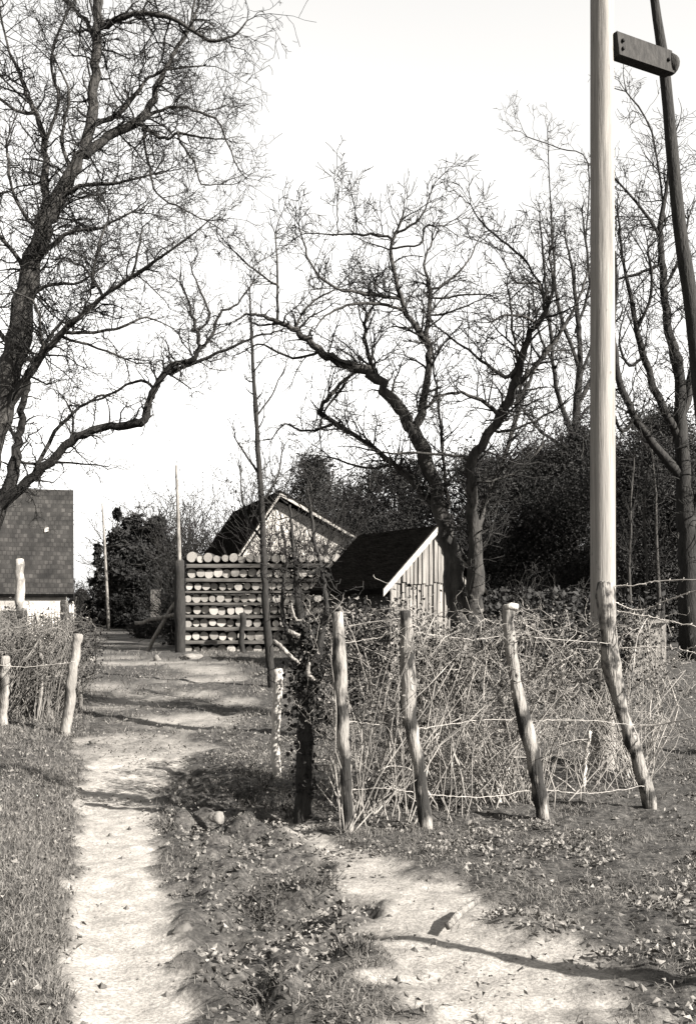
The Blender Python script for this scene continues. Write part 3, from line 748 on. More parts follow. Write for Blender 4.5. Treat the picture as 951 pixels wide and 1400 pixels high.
# shed with lit board gable
u = Vector((.9, .44, 0)).normalized(); back = Vector((-.44, .9, 0)).normalized()
def onplane(px, py, P0):                              # point on the vertical plane through P0 spanned by u and Z
    pn = Vector((u.y, -u.x, 0)); d = W(px, py, 1)-Vector((0, 0, EYE)); o = Vector((0, 0, EYE))
    t = (P0-o).dot(pn)/d.dot(pn); return o+d*t
ap = W(592, 727, 19.0); le = onplane(526, 803, ap); re = onplane(654, 806, ap)
g0 = Vector((0, 0, gz(ap.x, ap.y)))
root = thing('garden_shed', 'small shed with a sunlit vertical board gable beside the apple trunk', 'shed', (ap.x, ap.y, g0.z))
tb = TB(); nb = 22; LB = (le+u*.10); RB = (re-u*.08)
def topz(s):
    p = LB+(RB-LB)*s; 
    ta = (Vector((ap.x, ap.y, 0))-Vector((LB.x, LB.y, 0))).length; w_ = (Vector((RB.x, RB.y, 0))-Vector((LB.x, LB.y, 0))).length
    q = s*w_
    return le.z+(ap.z-le.z)*min(1, (q+.1)/(ta+.1)) if q <= ta else ap.z+(re.z-ap.z)*(q-ta)/(w_-ta)
for i in range(nb):
    s0, s1 = i/nb+R.uniform(.003, .010), (i+1)/nb-R.uniform(.003, .008); off = Vector((-u.y, u.x, 0))*R.uniform(-.025, .025)
    a = LB.lerp(RB, s0); b = LB.lerp(RB, s1); lap = 2.0+R.normal(0, .02)
    pr = [Vector((a.x, a.y, lap)), Vector((b.x, b.y, lap)), Vector((b.x, b.y, max(lap+.02, topz(s1)-.03))), Vector((a.x, a.y, max(lap+.02, topz(s0)-.03)))]
    tb.prism([q+off for q in pr], back*.025)
    zb = g0.z-.1; off2 = off+back*.03
    lo = min(lap+.03, topz((s0+s1)/2)-.05)
    tb.prism([q+off2 for q in (Vector((a.x, a.y, zb)), Vector((b.x, b.y, zb)), Vector((b.x, b.y, lo)), Vector((a.x, a.y, lo)))], back*.025)
tb.build('gable_boards', M['board'], root, smooth=False)
tb = TB(); Ls = 2.7
inner = [Vector((LB.x, LB.y, g0.z-.1)), Vector((RB.x, RB.y, g0.z-.1)), Vector((RB.x, RB.y, topz(1)-.06)), Vector((ap.x, ap.y, ap.z-.06)), Vector((LB.x, LB.y, topz(0)-.06))]
tb.prism([q+back*.07 for q in inner], back*(Ls-.1)); tb.build('wall', M['darkwood'], root, smooth=False)
tb = TB(); o_ = back*-.12
le2 = le+(le-ap).normalized()*.15; re2 = re+(re-ap).normalized()*.15
slab(tb, le2+o_, ap+o_+Vector((0, 0, .02)), back*(Ls+.3), Vector((0, 0, 1)), .09); slab(tb, ap+o_+Vector((0, 0, .02)), re2+o_, back*(Ls+.3), Vector((0, 0, 1)), .085)
tb.build('roof', M['roofdark'], root, smooth=False)
tb = TB(); o2 = back*-.15
tb.prism([le2+o2-Vector((0, 0, .05)), ap+o2-Vector((0, 0, .05)), ap+o2+Vector((0, 0, .075)), le2+o2+Vector((0, 0, .075))], back*.028)
tb.build('barge_board', M['boardedge'], root, smooth=False)
# white gabled cottage behind the stack
u = Vector((.96, .28, 0)).normalized(); back = Vector((-.28, .96, 0)).normalized()
ap = W(381, 680, 31); le = onplane(318, 772, ap); re = onplane(496, 746, ap); gl = gz(ap.x, 31)-.1
root = thing('cottage', 'cottage with a white sunlit gable behind the log stack', 'house', (ap.x, ap.y, gl))
tb = TB(); bl = le+u*.3; brr = re-u*.3
tb.prism([Vector((bl.x, bl.y, gl)), Vector((brr.x, brr.y, gl)), brr+Vector((0, 0, .12)), ap-Vector((0, 0, .12)), bl+Vector((0, 0, .28))], back*7)
tb.build('wall', M['plaster'], root, smooth=False)
tb = TB(); o_ = back*-.25
slab(tb, le+o_, ap+o_+Vector((0, 0, .03)), back*7.5, Vector((0, 0, 1)), .16); slab(tb, ap+o_+Vector((0, 0, .03)), re+o_, back*7.5, Vector((0, 0, 1)), .15)
tb.build('roof', M['roofdark'], root, smooth=False)
tb = TB(); o2 = back*-.29
tb.prism([ap+o2, re+o2, re+o2+Vector((0, 0, .07)), ap+o2+Vector((0, 0, .09))], back*.035)
tb.prism([le+o2, ap+o2-u*.02, ap+o2-u*.02+Vector((0, 0, .1)), le+o2+Vector((0, 0, .08))], back*.035)
tb.build('barge_board', M['boardedge'], root, smooth=False)
# shingled house at the left
E = W(101, 812, 45); u = Vector((.97, .244, 0)).normalized()
hl = 14.0
root = thing('shingled_house', 'big old house with a steep worn shingle roof at the left', 'house', (E.x, E.y, .5))
ang = math.atan2(u.y, u.x); root.rotation_euler.z = ang
def local(tb, name, m, parent=root):
    me = mesh_obj(name, tb.v, tb.f, m, smooth=False); me.parent = parent; return me
ez = E.z-.5
tb = TB(); tb.prism([Vector((-hl, 0, ez)), Vector((0, 0, ez)), Vector((0, 2.5, ez+4.52)), Vector((-hl, 2.5, ez+4.52))], Vector((0, .12, -.12)))
tb.prism([Vector((0, 5.0, ez)), Vector((-hl, 5.0, ez)), Vector((-hl, 2.63, ez+4.5)), Vector((0, 2.63, ez+4.5))], Vector((0, -.12, -.12)))
local(tb, 'roof', M['shingle'])
tb = TB(); tb.prism([Vector((-.3, .3, -.1)), Vector((-.3, 4.7, -.1)), Vector((-.3, 4.7, ez+.2)), Vector((-.3, 2.55, ez+4.2)), Vector((-.3, .3, ez+.2))], Vector((-hl+.6, 0, 0)))
local(tb, 'wall', M['plaster'])
tb = TB(); tb.prism([Vector((-.28, .27, -.1)), Vector((-.28, 4.73, -.1)), Vector((-.28, 4.73, .95)), Vector((-.28, .27, .95))], Vector((-hl+.56, 0, 0)))
local(tb, 'plinth', M['darkwood'])
for (lx, lz) in ((-1.1, 2.7), (-3.3, 2.3), (-5.2, 3.0), (-2.2, .9), (-6.5, 1.7), (-4.4, 3.9)):
    tb = TB(); yy = lz*2.5/4.52
    c = Vector((lx, yy-.05, ez+lz)); tb.box(c, Vector((R.uniform(.05, .09), 0, .02)), Vector((0, .05, .09)), Vector((0, -.03, .015)))
    o = local(tb, 'loose_shingle', M['boardedge'])
# white picket fence in front of it
a = W(30, 858, 34); b = W(100, 856, 34); a.z = gz(a.x, 34); b.z = gz(b.x, 34)
root = thing('picket_fence', 'pale picket fence below the shingled house', 'fence', a)
ax = (b-a); L_ = ax.length; ux = ax.normalized(); top = EYE-(826-HY)/F*34
for i in range(19):
    tb = TB(); c = a+ux*(i/18*L_); h_ = top-c.z+R.normal(0, .02)
    tb.prism([c-ux*.028, c+ux*.028, c+ux*.028+Vector((0, 0, h_-.05)), c+Vector((0, 0, h_)), c-ux*.028+Vector((0, 0, h_-.05))], Vector((0, .025, 0)))
    tb.build('picket', M['white'], root, smooth=False)
for z_ in (.2, .62):
    tb = TB(); tb.box((a+b)/2+Vector((0, .05, z_*(top-a.z)/.8)), ax/2, Vector((0, .02, 0)), Vector((0, 0, .035))); tb.build('rail', M['white'], root, smooth=False)
# far white cottage at the end of the lane
c = W(112, 846, 85); root = thing('far_cottage', 'tiny white cottage at the far end of the lane', 'house', (c.x, c.y, gz(c.x, 85)))
tb = TB(); x0, x1 = W(98, 0, 85).x, W(122, 0, 85).x; z0 = gz(c.x, 85)-.1; z1 = EYE+6*85/F; zr = EYE+22*85/F
tb.prism([Vector((x0, 85, z0)), Vector((x1, 85, z0)), Vector((x1, 85, z1)), Vector(((x0+x1)/2, 85, zr)), Vector((x0, 85, z1))], Vector((-1, 5, 0))); tb.build('wall', M['white'], root, smooth=False)
tb = TB(); m_ = Vector(((x0+x1)/2, 84.8, zr+.05)); slab(tb, Vector((x0-.2, 84.8, z1-.1)), m_, Vector((-1, 5.5, 0)), Vector((0, 0, 1)), .2); slab(tb, m_, Vector((x1+.2, 84.8, z1-.1)), Vector((-1, 5.5, 0)), Vector((0, 0, 1)), .19)
tb.build('roof', M['roofdark'], root, smooth=False)
tb = TB(); tb.box(Vector(((x0+x1)/2+.1, 84.98, z0+1.0)), Vector((.35, 0, 0)), Vector((0, .03, 0)), Vector((0, 0, .9))); tb.build('door', M['darkwood'], root, smooth=False)

# far poles, board, rails
def far_pole(pts, Y, label):
    tb = TB(); C = catmull([(a, b, w) for a, b, w in pts], 4)
    P = [W(a, b, Y) for a, b, w in C]; P[0].z = gz(P[0].x, Y)-.2
    tb.tube(P, [w*.5*Y/F for a, b, w in C], 8); tag(tb.build('wooden_pole', M['post'], origin=P[0]), label, 'pole', 'thin poles along the far lane')
far_pole([(149, 858, 4.5), (146, 800, 4), (143, 740, 3.5), (140, 688, 2.5)], 46, 'thin pole at the left corner of the far dark conifers')
far_pole([(247, 885, 7), (246, 790, 6), (244, 720, 5), (241, 636, 3.5)], 30, 'taller thin pole rising behind the left end of the log stack')
tb = TB(); c = W(213, 826, 38); tb.box(c, Vector((.17, 0, 0)), Vector((0, .03, 0)), Vector((0, 0, .5)))
o_ = tb.build('notice_board', M['white'], origin=c, smooth=False); tag(o_, 'small weathered white board standing upright by the far conifers', 'board')
rough_post(213, 875, 812, 3.5, 38.15, 'board_post', 'thin post behind the small white board', 'post', 'postdark')
for k_, (x0, y0, x1, y1, lab) in enumerate(((186, 852, 244, 838, 'upper of two rough rails left of the log stack'), (196, 897, 240, 822, 'steep rough rail propped left of the log stack'))):
    a = W(x0, y0, 27); b = W(x1, y1, 26.5); tb = TB(); tb.tube([a.lerp(b, i/6)+rv()*.02 for i in range(7)], [.05]*7, 7, rough=.1)
    tag(tb.build('rail', M['post'], origin=a), lab, 'rail')
# pale box on the right
Y_ = 19.5; a = Vector((W(887, 0, Y_).x, Y_, 0)); a.z = gz(a.x, Y_)-.02; zt = EYE-(852-HY)/F*Y_; hx = 23*Y_/F
root = thing('wooden_box', 'low pale wooden box standing far off to the right of the pole', 'box', a)
for i in range(6):
    tb = TB(); c_ = a+Vector((-hx+hx*2*(i+.5)/6, 0, (zt-a.z)*.5)); tb.box(c_, Vector((hx/6*.93, 0, 0)), Vector((0, .012, 0)), Vector((0, 0, (zt-a.z)*.5*R.uniform(.95, 1)))); tb.build('plank', M['post'], root, smooth=False)
tb = TB(); tb.box(a+Vector((0, .35, (zt-a.z)*.47)), Vector((hx*.98, 0, 0)), Vector((0, .32, 0)), Vector((0, 0, (zt-a.z)*.46))); tb.build('body', M['post'], root, smooth=False)
tb = TB(); tb.box(a+Vector((0, .32, zt-a.z+.02)), Vector((hx*1.07, 0, .02)), Vector((0, .42, 0)), Vector((0, 0, .022))); tb.build('lid', M['lpost'], root, smooth=False)

# ------------------------------------------------------------------ trees
cfgL = dict(wig=.5, up=.05, kids=[0, 9, 8, 5], fwd=.6, rmin=.0036, dens=9, len=(.35, 1.25), lev=2, lift=.1)
big_ = [
 [(-75, 985, 62), (-45, 760, 54), (-12, 610, 46), (14, 500, 40), (35, 400, 35), (58, 315, 29), (92, 248, 23), (122, 185, 17), (130, 100, 16), (133, 30, 16), (140, -60, 13), (150, -180, 8)],
 [(133, 42, 10), (170, 22, 8), (230, 22, 7), (285, 55, 5), (320, 48, 3.5), (338, 28, 2)],
 [(262, 38, 4), (270, 10, 3), (285, -30, 2)],
 [(120, 208, 14), (150, 187, 12), (190, 165, 12), (207, 140, 11), (222, 105, 9), (240, 70, 6), (258, 40, 4), (268, -10, 3)],
 [(125, 172, 8), (160, 158, 7), (185, 130, 6), (205, 105, 4), (230, 95, 3.5), (278, 90, 2)],
 [(195, 165, 7), (220, 150, 5), (255, 147, 4), (290, 160, 3.5), (305, 180, 3), (325, 228, 2)],
 [(197, 175, 6), (225, 190, 5), (245, 182, 4), (275, 188, 3), (310, 190, 2)],
 [(245, 190, 3.5), (265, 220, 3), (275, 250, 2.5), (300, 252, 2)],
 [(197, 182, 4.5), (205, 230, 4), (215, 265, 3), (250, 285, 2.5), (278, 300, 2)],
 [(62, 320, 14), (62, 250, 12), (60, 190, 10), (45, 150, 8), (30, 110, 6), (10, 60, 4), (0, 10, 3)],
 [(60, 200, 6), (80, 140, 5), (70, 80, 4), (90, 20, 3)],
 [(48, 155, 6), (20, 150, 5), (-20, 120, 4)],
 [(133, 60, 8), (110, 20, 6), (80, -10, 5), (60, -60, 3)],
 [(75, 275, 9), (110, 255, 7), (160, 250, 5), (210, 238, 3)],
 [(45, 360, 9), (90, 320, 6), (140, 310, 4), (180, 290, 3)],
 [(5, 565, 14), (45, 502, 12), (80, 462, 10), (110, 430, 8), (150, 400, 6), (200, 365, 5), (245, 335, 3.5), (285, 302, 2)],
 [(98, 455, 6), (160, 450, 4.5), (200, 435, 3), (240, 452, 2)],
 [(140, 405, 5), (120, 370, 4), (88, 352, 3)],
 [(125, 395, 4.5), (135, 340, 4), (150, 290, 2.5)],
 [(180, 378, 4), (190, 340, 3), (195, 310, 2)],
 [(40, 375, 8), (10, 335, 6), (-20, 300, 4)],
 [(18, 480, 9), (-10, 440, 7), (-30, 380, 5)],
 [(60, 480, 5), (50, 420, 4), (20, 400, 3)],
 [(80, 460, 5), (120, 470, 4), (170, 490, 3)],
 [(30, 410, 7), (70, 390, 5), (110, 385, 3.5), (160, 350, 2)],
 [(55, 320, 7), (20, 270, 5), (10, 210, 4)],
 [(100, 240, 7), (85, 190, 5), (95, 130, 4), (80, 90, 2.5)]]
big = [[(x_, y_, w_*(.84 if k_ == 0 else .92)) for x_, y_, w_ in l_] for k_, l_ in enumerate(big_)]
traced_tree('bare_tree', 'huge bare tree leaning in from the left edge over the lane', 15.0, big, cfgL, M['bark_grey'], M['twig'], dens=1.0)
cfg2 = dict(wig=.6, up=.1, kids=[0, 9, 8, 3], fwd=.6, rmin=.0032, dens=8, len=(.25, .9), lev=2, lift=.3)
low = [
 [(-34, 930, 32), (-26, 800, 26), (-10, 720, 22), (14, 660, 18), (26, 605, 12), (33, 555, 10), (42, 508, 8), (62, 470, 6), (85, 440, 4)],
 [(-2, 700, 15), (40, 657, 14), (75, 625, 12), (105, 597, 12), (150, 582, 11), (193, 578, 12), (201, 555, 10), (212, 530, 9), (227, 505, 8), (265, 488, 6.5), (272, 460, 5), (262, 430, 4), (250, 393, 2.5)],
 [(222, 512, 7), (260, 497, 5), (310, 478, 4), (350, 460, 3), (382, 452, 2)],
 [(266, 482, 5), (290, 458, 5), (300, 430, 4), (325, 415, 3), (345, 388, 2)],
 [(265, 452, 4), (287, 437, 3.5), (275, 400, 3), (262, 368, 2)],
 [(210, 535, 5), (195, 520, 4), (150, 540, 3), (110, 555, 2.5)],
 [(45, 652, 6), (75, 590, 5), (110, 558, 4), (140, 540, 3)],
 [(25, 632, 5), (80, 632, 3.5), (140, 637, 2)],
 [(95, 605, 4), (100, 570, 3), (85, 540, 2)],
 [(-4, 690, 8), (-14, 640, 6), (-30, 590, 4)],
 [(26, 610, 5), (5, 570, 4), (-15, 540, 3)]]
traced_tree('bare_tree', 'gnarled low tree whose crooked bough arches over the lane', 17.0, low, cfg2, M['bark'], M['twig'], dens=1.0)
cfgA = dict(wig=.30, up=.2, kids=[0, 10, 8, 3], fwd=.6, rmin=.0038, dens=10.5, len=(.15, .82), lev=2, lift=.45, bare=.4)
apple = [
 [(632, 852, 44), (624, 800, 34), (610, 720, 25), (584, 630, 23), (556, 575, 20), (514, 517, 17), (475, 499, 15), (435, 479, 12), (404, 452, 9), (367, 435, 6), (340, 430, 4), (318, 440, 2)],
 [(642, 850, 38), (646, 802, 30), (649, 728, 22), (643, 685, 18), (646, 628, 15), (666, 597, 15), (690, 556, 14), (709, 510, 13), (721, 465, 11), (744, 427, 8), (755, 395, 5), (750, 350, 3)],
 [(649, 735, 12), (662, 690, 10), (680, 645, 8), (700, 590, 7), (709, 545, 9)],
 [(602, 700, 12), (570, 665, 10), (538, 634, 9), (495, 602, 8), (457, 577, 8), (437, 564, 7), (452, 540, 6), (478, 513, 4), (500, 505, 3)],
 [(612, 690, 7), (606, 640, 6), (602, 590, 5), (597, 540, 4), (592, 500, 3)],
 [(566, 592, 15), (579, 555, 14), (586, 485, 11), (583, 468, 10), (556, 428, 8), (541, 385, 7), (535, 341, 6), (549, 300, 3)],
 [(583, 470, 9), (589, 401, 6), (580, 361, 4), (590, 330, 3)],
 [(515, 514, 8), (502, 482, 7), (498, 445, 6), (509, 420, 4)],
 [(551, 425, 5), (519, 415, 5), (475, 418, 4), (445, 432, 3), (430, 450, 2)],
 [(542, 408, 5), (502, 401, 5), (461, 395, 4), (431, 371, 4), (418, 341, 3), (409, 310, 2)],
 [(478, 515, 5), (455, 545, 4), (440, 570, 3)],
 [(379, 440, 5), (379, 395, 4), (376, 320, 2.5)],
 [(377, 390, 4), (350, 371, 3), (317, 341, 2)],
 [(404, 450, 4), (421, 418, 3.5), (458, 395, 2.5)],
 [(534, 326, 4), (510, 320, 4), (488, 321, 3), (420, 319, 2)],
 [(461, 320, 2.5), (461, 300, 2), (461, 277, 1.8)],
 [(487, 320, 2.5), (486, 300, 2), (485, 285, 1.8)],
 [(545, 316, 4), (576, 297, 3), (589, 262, 2)],
 [(541, 338, 3.5), (574, 334, 3), (581, 310, 2.5), (606, 309, 2)],
 [(709, 500, 8), (690, 515, 7), (656, 491, 5), (624, 468, 4), (597, 447, 2.5)],
 [(712, 520, 10), (750, 477, 8), (785, 421, 5), (800, 380, 3)],
 [(688, 572, 7), (665, 552, 6), (632, 538, 5), (605, 540, 4), (588, 553, 3)],
 [(707, 490, 5), (700, 441, 4), (697, 410, 3)],
 [(748, 410, 5), (721, 362, 4), (694, 335, 3.5), (665, 312, 3), (643, 280, 2)],
 [(586, 398, 4), (615, 382, 4), (638, 359, 3), (653, 329, 2)],
 [(589, 408, 3.5), (638, 403, 3), (668, 403, 2)],
 [(588, 432, 3.5), (632, 421, 3), (660, 408, 2)],
 [(744, 427, 5), (735, 390, 4), (705, 385, 3), (690, 360, 2)],
 [(646, 628, 6), (610, 622, 5), (560, 620, 4), (520, 618, 3)],
 [(735, 440, 5), (700, 430, 4), (672, 440, 3)],
 [(435, 480, 5), (400, 490, 4), (360, 470, 3), (335, 480, 2)],
 [(457, 578, 5), (420, 590, 4), (390, 580, 3), (372, 600, 2)],
 [(538, 634, 5), (500, 640, 4), (450, 625, 3)],
 [(680, 590, 5), (720, 580, 4), (760, 560, 3)],
 [(640, 660, 4), (700, 650, 4), (740, 610, 3)]]
apple = [[(x_, y_, w_*.88) for x_, y_, w_ in l_] for l_ in apple]
traced_tree('apple_tree', 'wide gnarled bare apple tree beside the board shed', 13.5, apple, cfgA, M['bark_apple'], M['twig'], dens=1.0, spread=.15)
cfgR = dict(wig=.45, up=.3, kids=[0, 9, 7, 3], fwd=.8, rmin=.0034, dens=9, len=(.35, 1.1), lev=2, lift=.5, bare=.4)
right = [
 [(945, 880, 34), (940, 760, 28), (937, 680, 24), (930, 600, 18), (926, 504, 15), (912, 445, 12), (906, 380, 10), (902, 314, 8), (911, 255, 5), (918, 200, 3)],
 [(932, 660, 14), (918, 638, 13), (891, 605, 11), (864, 564, 10), (845, 515, 9), (838, 450, 7), (842, 390, 5), (836, 320, 3)],
 [(925, 595, 12), (893, 529, 10), (880, 487, 9), (870, 452, 8), (862, 410, 6), (850, 350, 4), (845, 300, 3)],
 [(902, 325, 5), (880, 290, 4), (836, 240, 2.5)],
 [(904, 360, 5), (870, 375, 4), (840, 382, 3)],
 [(935, 560, 12), (950, 480, 10), (965, 400, 8), (975, 300, 5), (985, 200, 3)],
 [(908, 300, 3), (890, 180, 2.5), (855, 125, 2)],
 [(880, 487, 5), (860, 500, 4), (846, 470, 3), (850, 440, 2)],
 [(942, 720, 10), (960, 660, 8), (985, 600, 6)],
 [(868, 570, 6), (850, 590, 5), (835, 560, 4)],
 [(905, 400, 5), (930, 350, 4), (940, 300, 3)],
 [(870, 450, 5), (890, 400, 4), (885, 340, 3)]]
traced_tree('bare_tree', 'bare many-stemmed tree right of the utility pole', 22, right, dict(cfgR, jit=.5, len=(.4, 1.4), dens=6, kids=[0, 6, 5, 3], rmin=.005), M['bark'], M['twig'])
mid_ = [
 [(772, 850, 22), (775, 740, 18), (782, 640, 15), (788, 560, 11), (792, 480, 8), (788, 420, 6), (782, 370, 4), (772, 325, 2.5)],
 [(784, 600, 8), (760, 530, 6), (752, 460, 5), (745, 390, 3.5), (740, 330, 2.5), (737, 290, 1.6)],
 [(790, 500, 6), (765, 430, 5), (757, 360, 3), (752, 270, 2), (748, 180, 1.4)],
 [(788, 450, 5), (805, 390, 4), (800, 330, 3), (795, 290, 1.8)],
 [(786, 560, 7), (815, 500, 6), (830, 430, 4), (838, 370, 2)],
 [(800, 330, 2.2), (803, 222, 1.8), (764, 203, 1.6), (720, 187, 1.3)],
 [(782, 620, 6), (740, 590, 4), (715, 560, 3)],
 [(785, 590, 5), (800, 560, 4), (830, 540, 3)],
 [(757, 500, 4), (735, 450, 3), (728, 400, 2)],
 [(790, 520, 5), (812, 460, 4), (818, 400, 2.5)]]
traced_tree('bare_tree', 'slender bare tree with upright shoots directly behind the utility pole', 31, mid_, dict(cfgR, jit=.5, len=(.4, 1.5), dens=4.2, kids=[0, 6, 5, 3], rmin=.005), M['bark'], M['twig'])
sap = [[(372, 955, 13), (368, 890, 12), (362, 800, 11), (358, 700, 9), (352, 600, 8), (347, 520, 6), (343, 440, 4), (341, 400, 2)],
       [(355, 650, 4), (335, 620, 3), (322, 600, 2)], [(357, 690, 4), (380, 650, 3), (385, 620, 2)], [(360, 740, 4), (335, 700, 3), (328, 640, 2)], [(350, 570, 3), (372, 540, 2.5), (380, 520, 2)]]
traced_tree('slim_tree', 'slim dark straight tree standing before the log stack', 17.5, sap, dict(cfgA, jit=.3, dens=4, len=(.2, .6), bare=.55), M['postdark'], M['twig'])

def leafy(name, label, px, Y, pytop, pybot, wpx, nleaf, size, m, group, cone=False, trunkw=10, twigs=0, lobes=14, aspect=.5):
    b = W(px, HY, Y); b.z = gz(b.x, Y)-.05
    root = thing(name, label, 'tree', b, group)
    zt = EYE-(pytop-HY)/F*Y; zb = max(b.z+.1, EYE-(pybot-HY)/F*Y); hw = wpx*.5*Y/F
    tb = TB(); tb.tube([Vector((b.x+R.normal(0, .04), Y+R.normal(0, .04), b.z+(zt-.2-b.z)*i/7)) for i in range(8)], [trunkw*.5*Y/F*(1-.85*i/7) for i in range(8)], 8, rough=.08)
    # limbs
    C = []
    if cone:
        for i in range(int(40*(zt-zb)/3)):
            t = R.random()**1.25; z = zb+(zt-zb)*t; rr = hw*(1-t)**.75*R.uniform(.7, 1.1); a = R.uniform(0, 2*math.pi)
            e = Vector((b.x+math.cos(a)*rr, Y+math.sin(a)*rr, z-rr*.25)); s0 = Vector((b.x, Y, z+.05))
            tb.tube([s0, s0.lerp(e, .5)+Vector((0, 0, .04)), e], [.02, .014, .006], 4, cap=False); C.append((s0, e))
    else:
        for i in range(lobes):
            t = R.uniform(.05, 1); z = zb+(zt-zb)*t; rr = hw*math.sqrt(max(.08, 1-(2*t-.85)**2*.72))*R.uniform(.6, 1.05); a = R.uniform(0, 2*math.pi)
            s0 = Vector((b.x, Y, max(b.z+.3, z-rr*.6))); e = Vector((b.x+math.cos(a)*rr, Y+math.sin(a)*rr, z))
            tb.tube([s0, s0.lerp(e, .5)+rv()*.08, e], [.05, .03, .012], 5, cap=False); C.append((s0, e))
    tw = TB()
    cf = dict(seg=.1, wig=.5, up=.4, kids=[0, 5, 4], fwd=.8, rmin=.004*Y/17)
    for _ in range(twigs):
        a = R.uniform(0, 2*math.pi); rr = hw*R.uniform(0, .9); p = Vector((b.x+math.cos(a)*rr, Y+math.sin(a)*rr, zt-R.uniform(.1, .5)*(zt-zb)))
        twig(tb, p, Vector((R.normal(0, .3), R.normal(0, .3), 1)), R.uniform(.1, .3)*(zt-zb), .012*Y/20, 1, cf)
    tb.build('trunk', M['bark'], root)
    k = R.integers(0, len(C), nleaf); S0 = np.array([tuple(c[0]) for c in C]); E0 = np.array([tuple(c[1]) for c in C])
    t = R.uniform(.25 if cone else .35, 1.08, nleaf)[:, None]; jit = (hw*.08 if cone else hw*.19)
    P = S0[k]+(E0[k]-S0[k])*t
    P = P+R.normal(0, 1, (nleaf, 3))*(jit*np.clip(1.15-(P[:, 2]-zb)/(zt-zb)*(1. if cone else .35), .15, 1))[:, None]*np.array([1, 1, .7])
    P[:, 2] = np.maximum(P[:, 2], b.z+.1)
    nc = nleaf//9
    t2 = R.uniform(.1, .8, nc)[:, None]; k2 = R.integers(0, len(C), nc)
    P2 = S0[k2]+(E0[k2]-S0[k2])*t2+R.normal(0, 1, (nc, 3))*jit*.7; P2[:, 2] = np.maximum(P2[:, 2], b.z+.1)
    SZ = np.concatenate([R.uniform(.6, 1.4, nleaf)*size, R.uniform(1.8, 3.2, nc)*size])
    leaf_mesh('crown', np.concatenate([P, P2]), SZ, M[m], root, aspect=aspect, fold=.3)
    return root
g = 'dark conifers beside the far lane'
leafy('conifer', 'dark conifer nearest the lane end, narrow and ragged', 134, 56, 745, 862, 44, 7000, .17, 'needle', g, True, 8)
leafy('conifer', 'tall dark conifer right behind the thin corner pole', 160, 52, 696, 868, 56, 12000, .17, 'needle', g, True, 8)
leafy('conifer', 'broad dark conifer in the middle of the far row', 182, 51, 704, 868, 66, 16000, .17, 'needle', g, False, 8, lobes=34)
leafy('conifer', 'dark conifer at the right end of the far row', 212, 50, 712, 868, 66, 15000, .17, 'needle', g, False, 8, lobes=32)
leafy('conifer', 'dark conifer filling the front of the far row', 172, 49, 722, 866, 74, 17000, .16, 'needle', g, False, 8, lobes=34)
g2 = 'bare bushes beyond the log stack'
def bush(label, px, Y, pytop, wpx, n, name='bare_bush', group=g2, leafn=0, lm_='evergreen'):
    b = W(px, HY, Y); b.z = gz(b.x, Y)-.05; zt = EYE-(pytop-HY)/F*Y; H = zt-b.z; hw = wpx*.5*Y/F
    root = thing(name, label, 'bush', b, group); tb = TB()
    cf = dict(seg=H/9, wig=.35, up=.35, kids=[0, 9/H, 9/H], fwd=1.0, rmin=.0034*Y/16)
    for _ in range(n):
        a = R.uniform(0, 2*math.pi); p = b+Vector((math.cos(a), math.sin(a), 0))*hw*R.uniform(0, .5)
        twig(tb, p, Vector((math.cos(a)*hw/H*.7, math.sin(a)*hw/H*.7, 1)), H*R.uniform(.55, .95), .014*Y/20, 2, cf)
    tb.build('stems', M['twig'], root)
    if leafn:
        P = np.array(tuple(b))+np.stack([R.normal(0, hw*.45, leafn), R.normal(0, hw*.4, leafn), np.abs(R.beta(1.4, 1.6, leafn))*H*.88], 1)
        leaf_mesh('leaves', P, R.uniform(.06, .16, leafn), M[lm_], root, aspect=.6)
    return root
bush('pale bare bush rising over the far conifers', 215, 62, 668, 110, 60)
bush('bare bush between the tall thin pole and the cottage', 272, 45, 690, 70, 40, leafn=500)
bush('low scrub at the right foot of the far conifers', 200, 36, 845, 60, 30, leafn=200)
bush('dark bush close behind the left post of the log stack', 238, 30, 775, 36, 24, leafn=900)
bush('leggy bare bush against the left roof slope of the cottage', 322, 36, 600, 40, 20, leafn=100)
bush('bare tangled bush before the right half of the white gable', 425, 29, 676, 80, 36)
bush('thin bare bush before the left half of the white gable', 372, 29, 672, 50, 18)
bush('lower bare bush between the log stack and the shed', 492, 28.6, 745, 40, 14)
bush('low bush at the foot of the shingled house', 112, 60, 785, 26, 20, leafn=400)
g3 = 'dark evergreens behind the apple tree'
leafy('evergreen', 'dark evergreen above the right slope of the cottage roof', 440, 41, 630, 850, 170, 64000, 0.063, 'evergreen', g3, False, 14, 40, 44)
leafy('evergreen', 'dark evergreen directly behind the board shed', 548, 34, 640, 850, 190, 79000, 0.053, 'evergreen', g3, False, 14, 40, 48)
leafy('evergreen', 'dark evergreen immediately right of the apple trunk', 665, 30, 622, 850, 190, 83000, 0.050, 'evergreen', g3, False, 14, 40, 50)
leafy('evergreen', 'tallest dark evergreen, left half behind the utility pole', 785, 30, 578, 845, 220, 106000, 0.050, 'evergreen', g3, False, 16, 50, 56)
leafy('evergreen', 'dark evergreen at the right edge above the thin trunks', 905, 26, 572, 775, 220, 95000, 0.050, 'evergreen', g3, False, 14, 50, 56)
leafy('evergreen', 'lower dark evergreen in the second row between shed and pole', 725, 33, 635, 850, 210, 79000, 0.059, 'evergreen', g3, False, 14, 30, 44)
leafy('evergreen', 'dark evergreen beyond the right picture edge', 1040, 27, 600, 790, 220, 49000, 0.053, 'evergreen', g3, False, 14, 10, 40)
leafy('evergreen', 'dark evergreen filling the gap behind the thin trunks', 890, 33, 640, 850, 240, 60000, .06, 'evergreen', g3, False, 14, 30, 50)
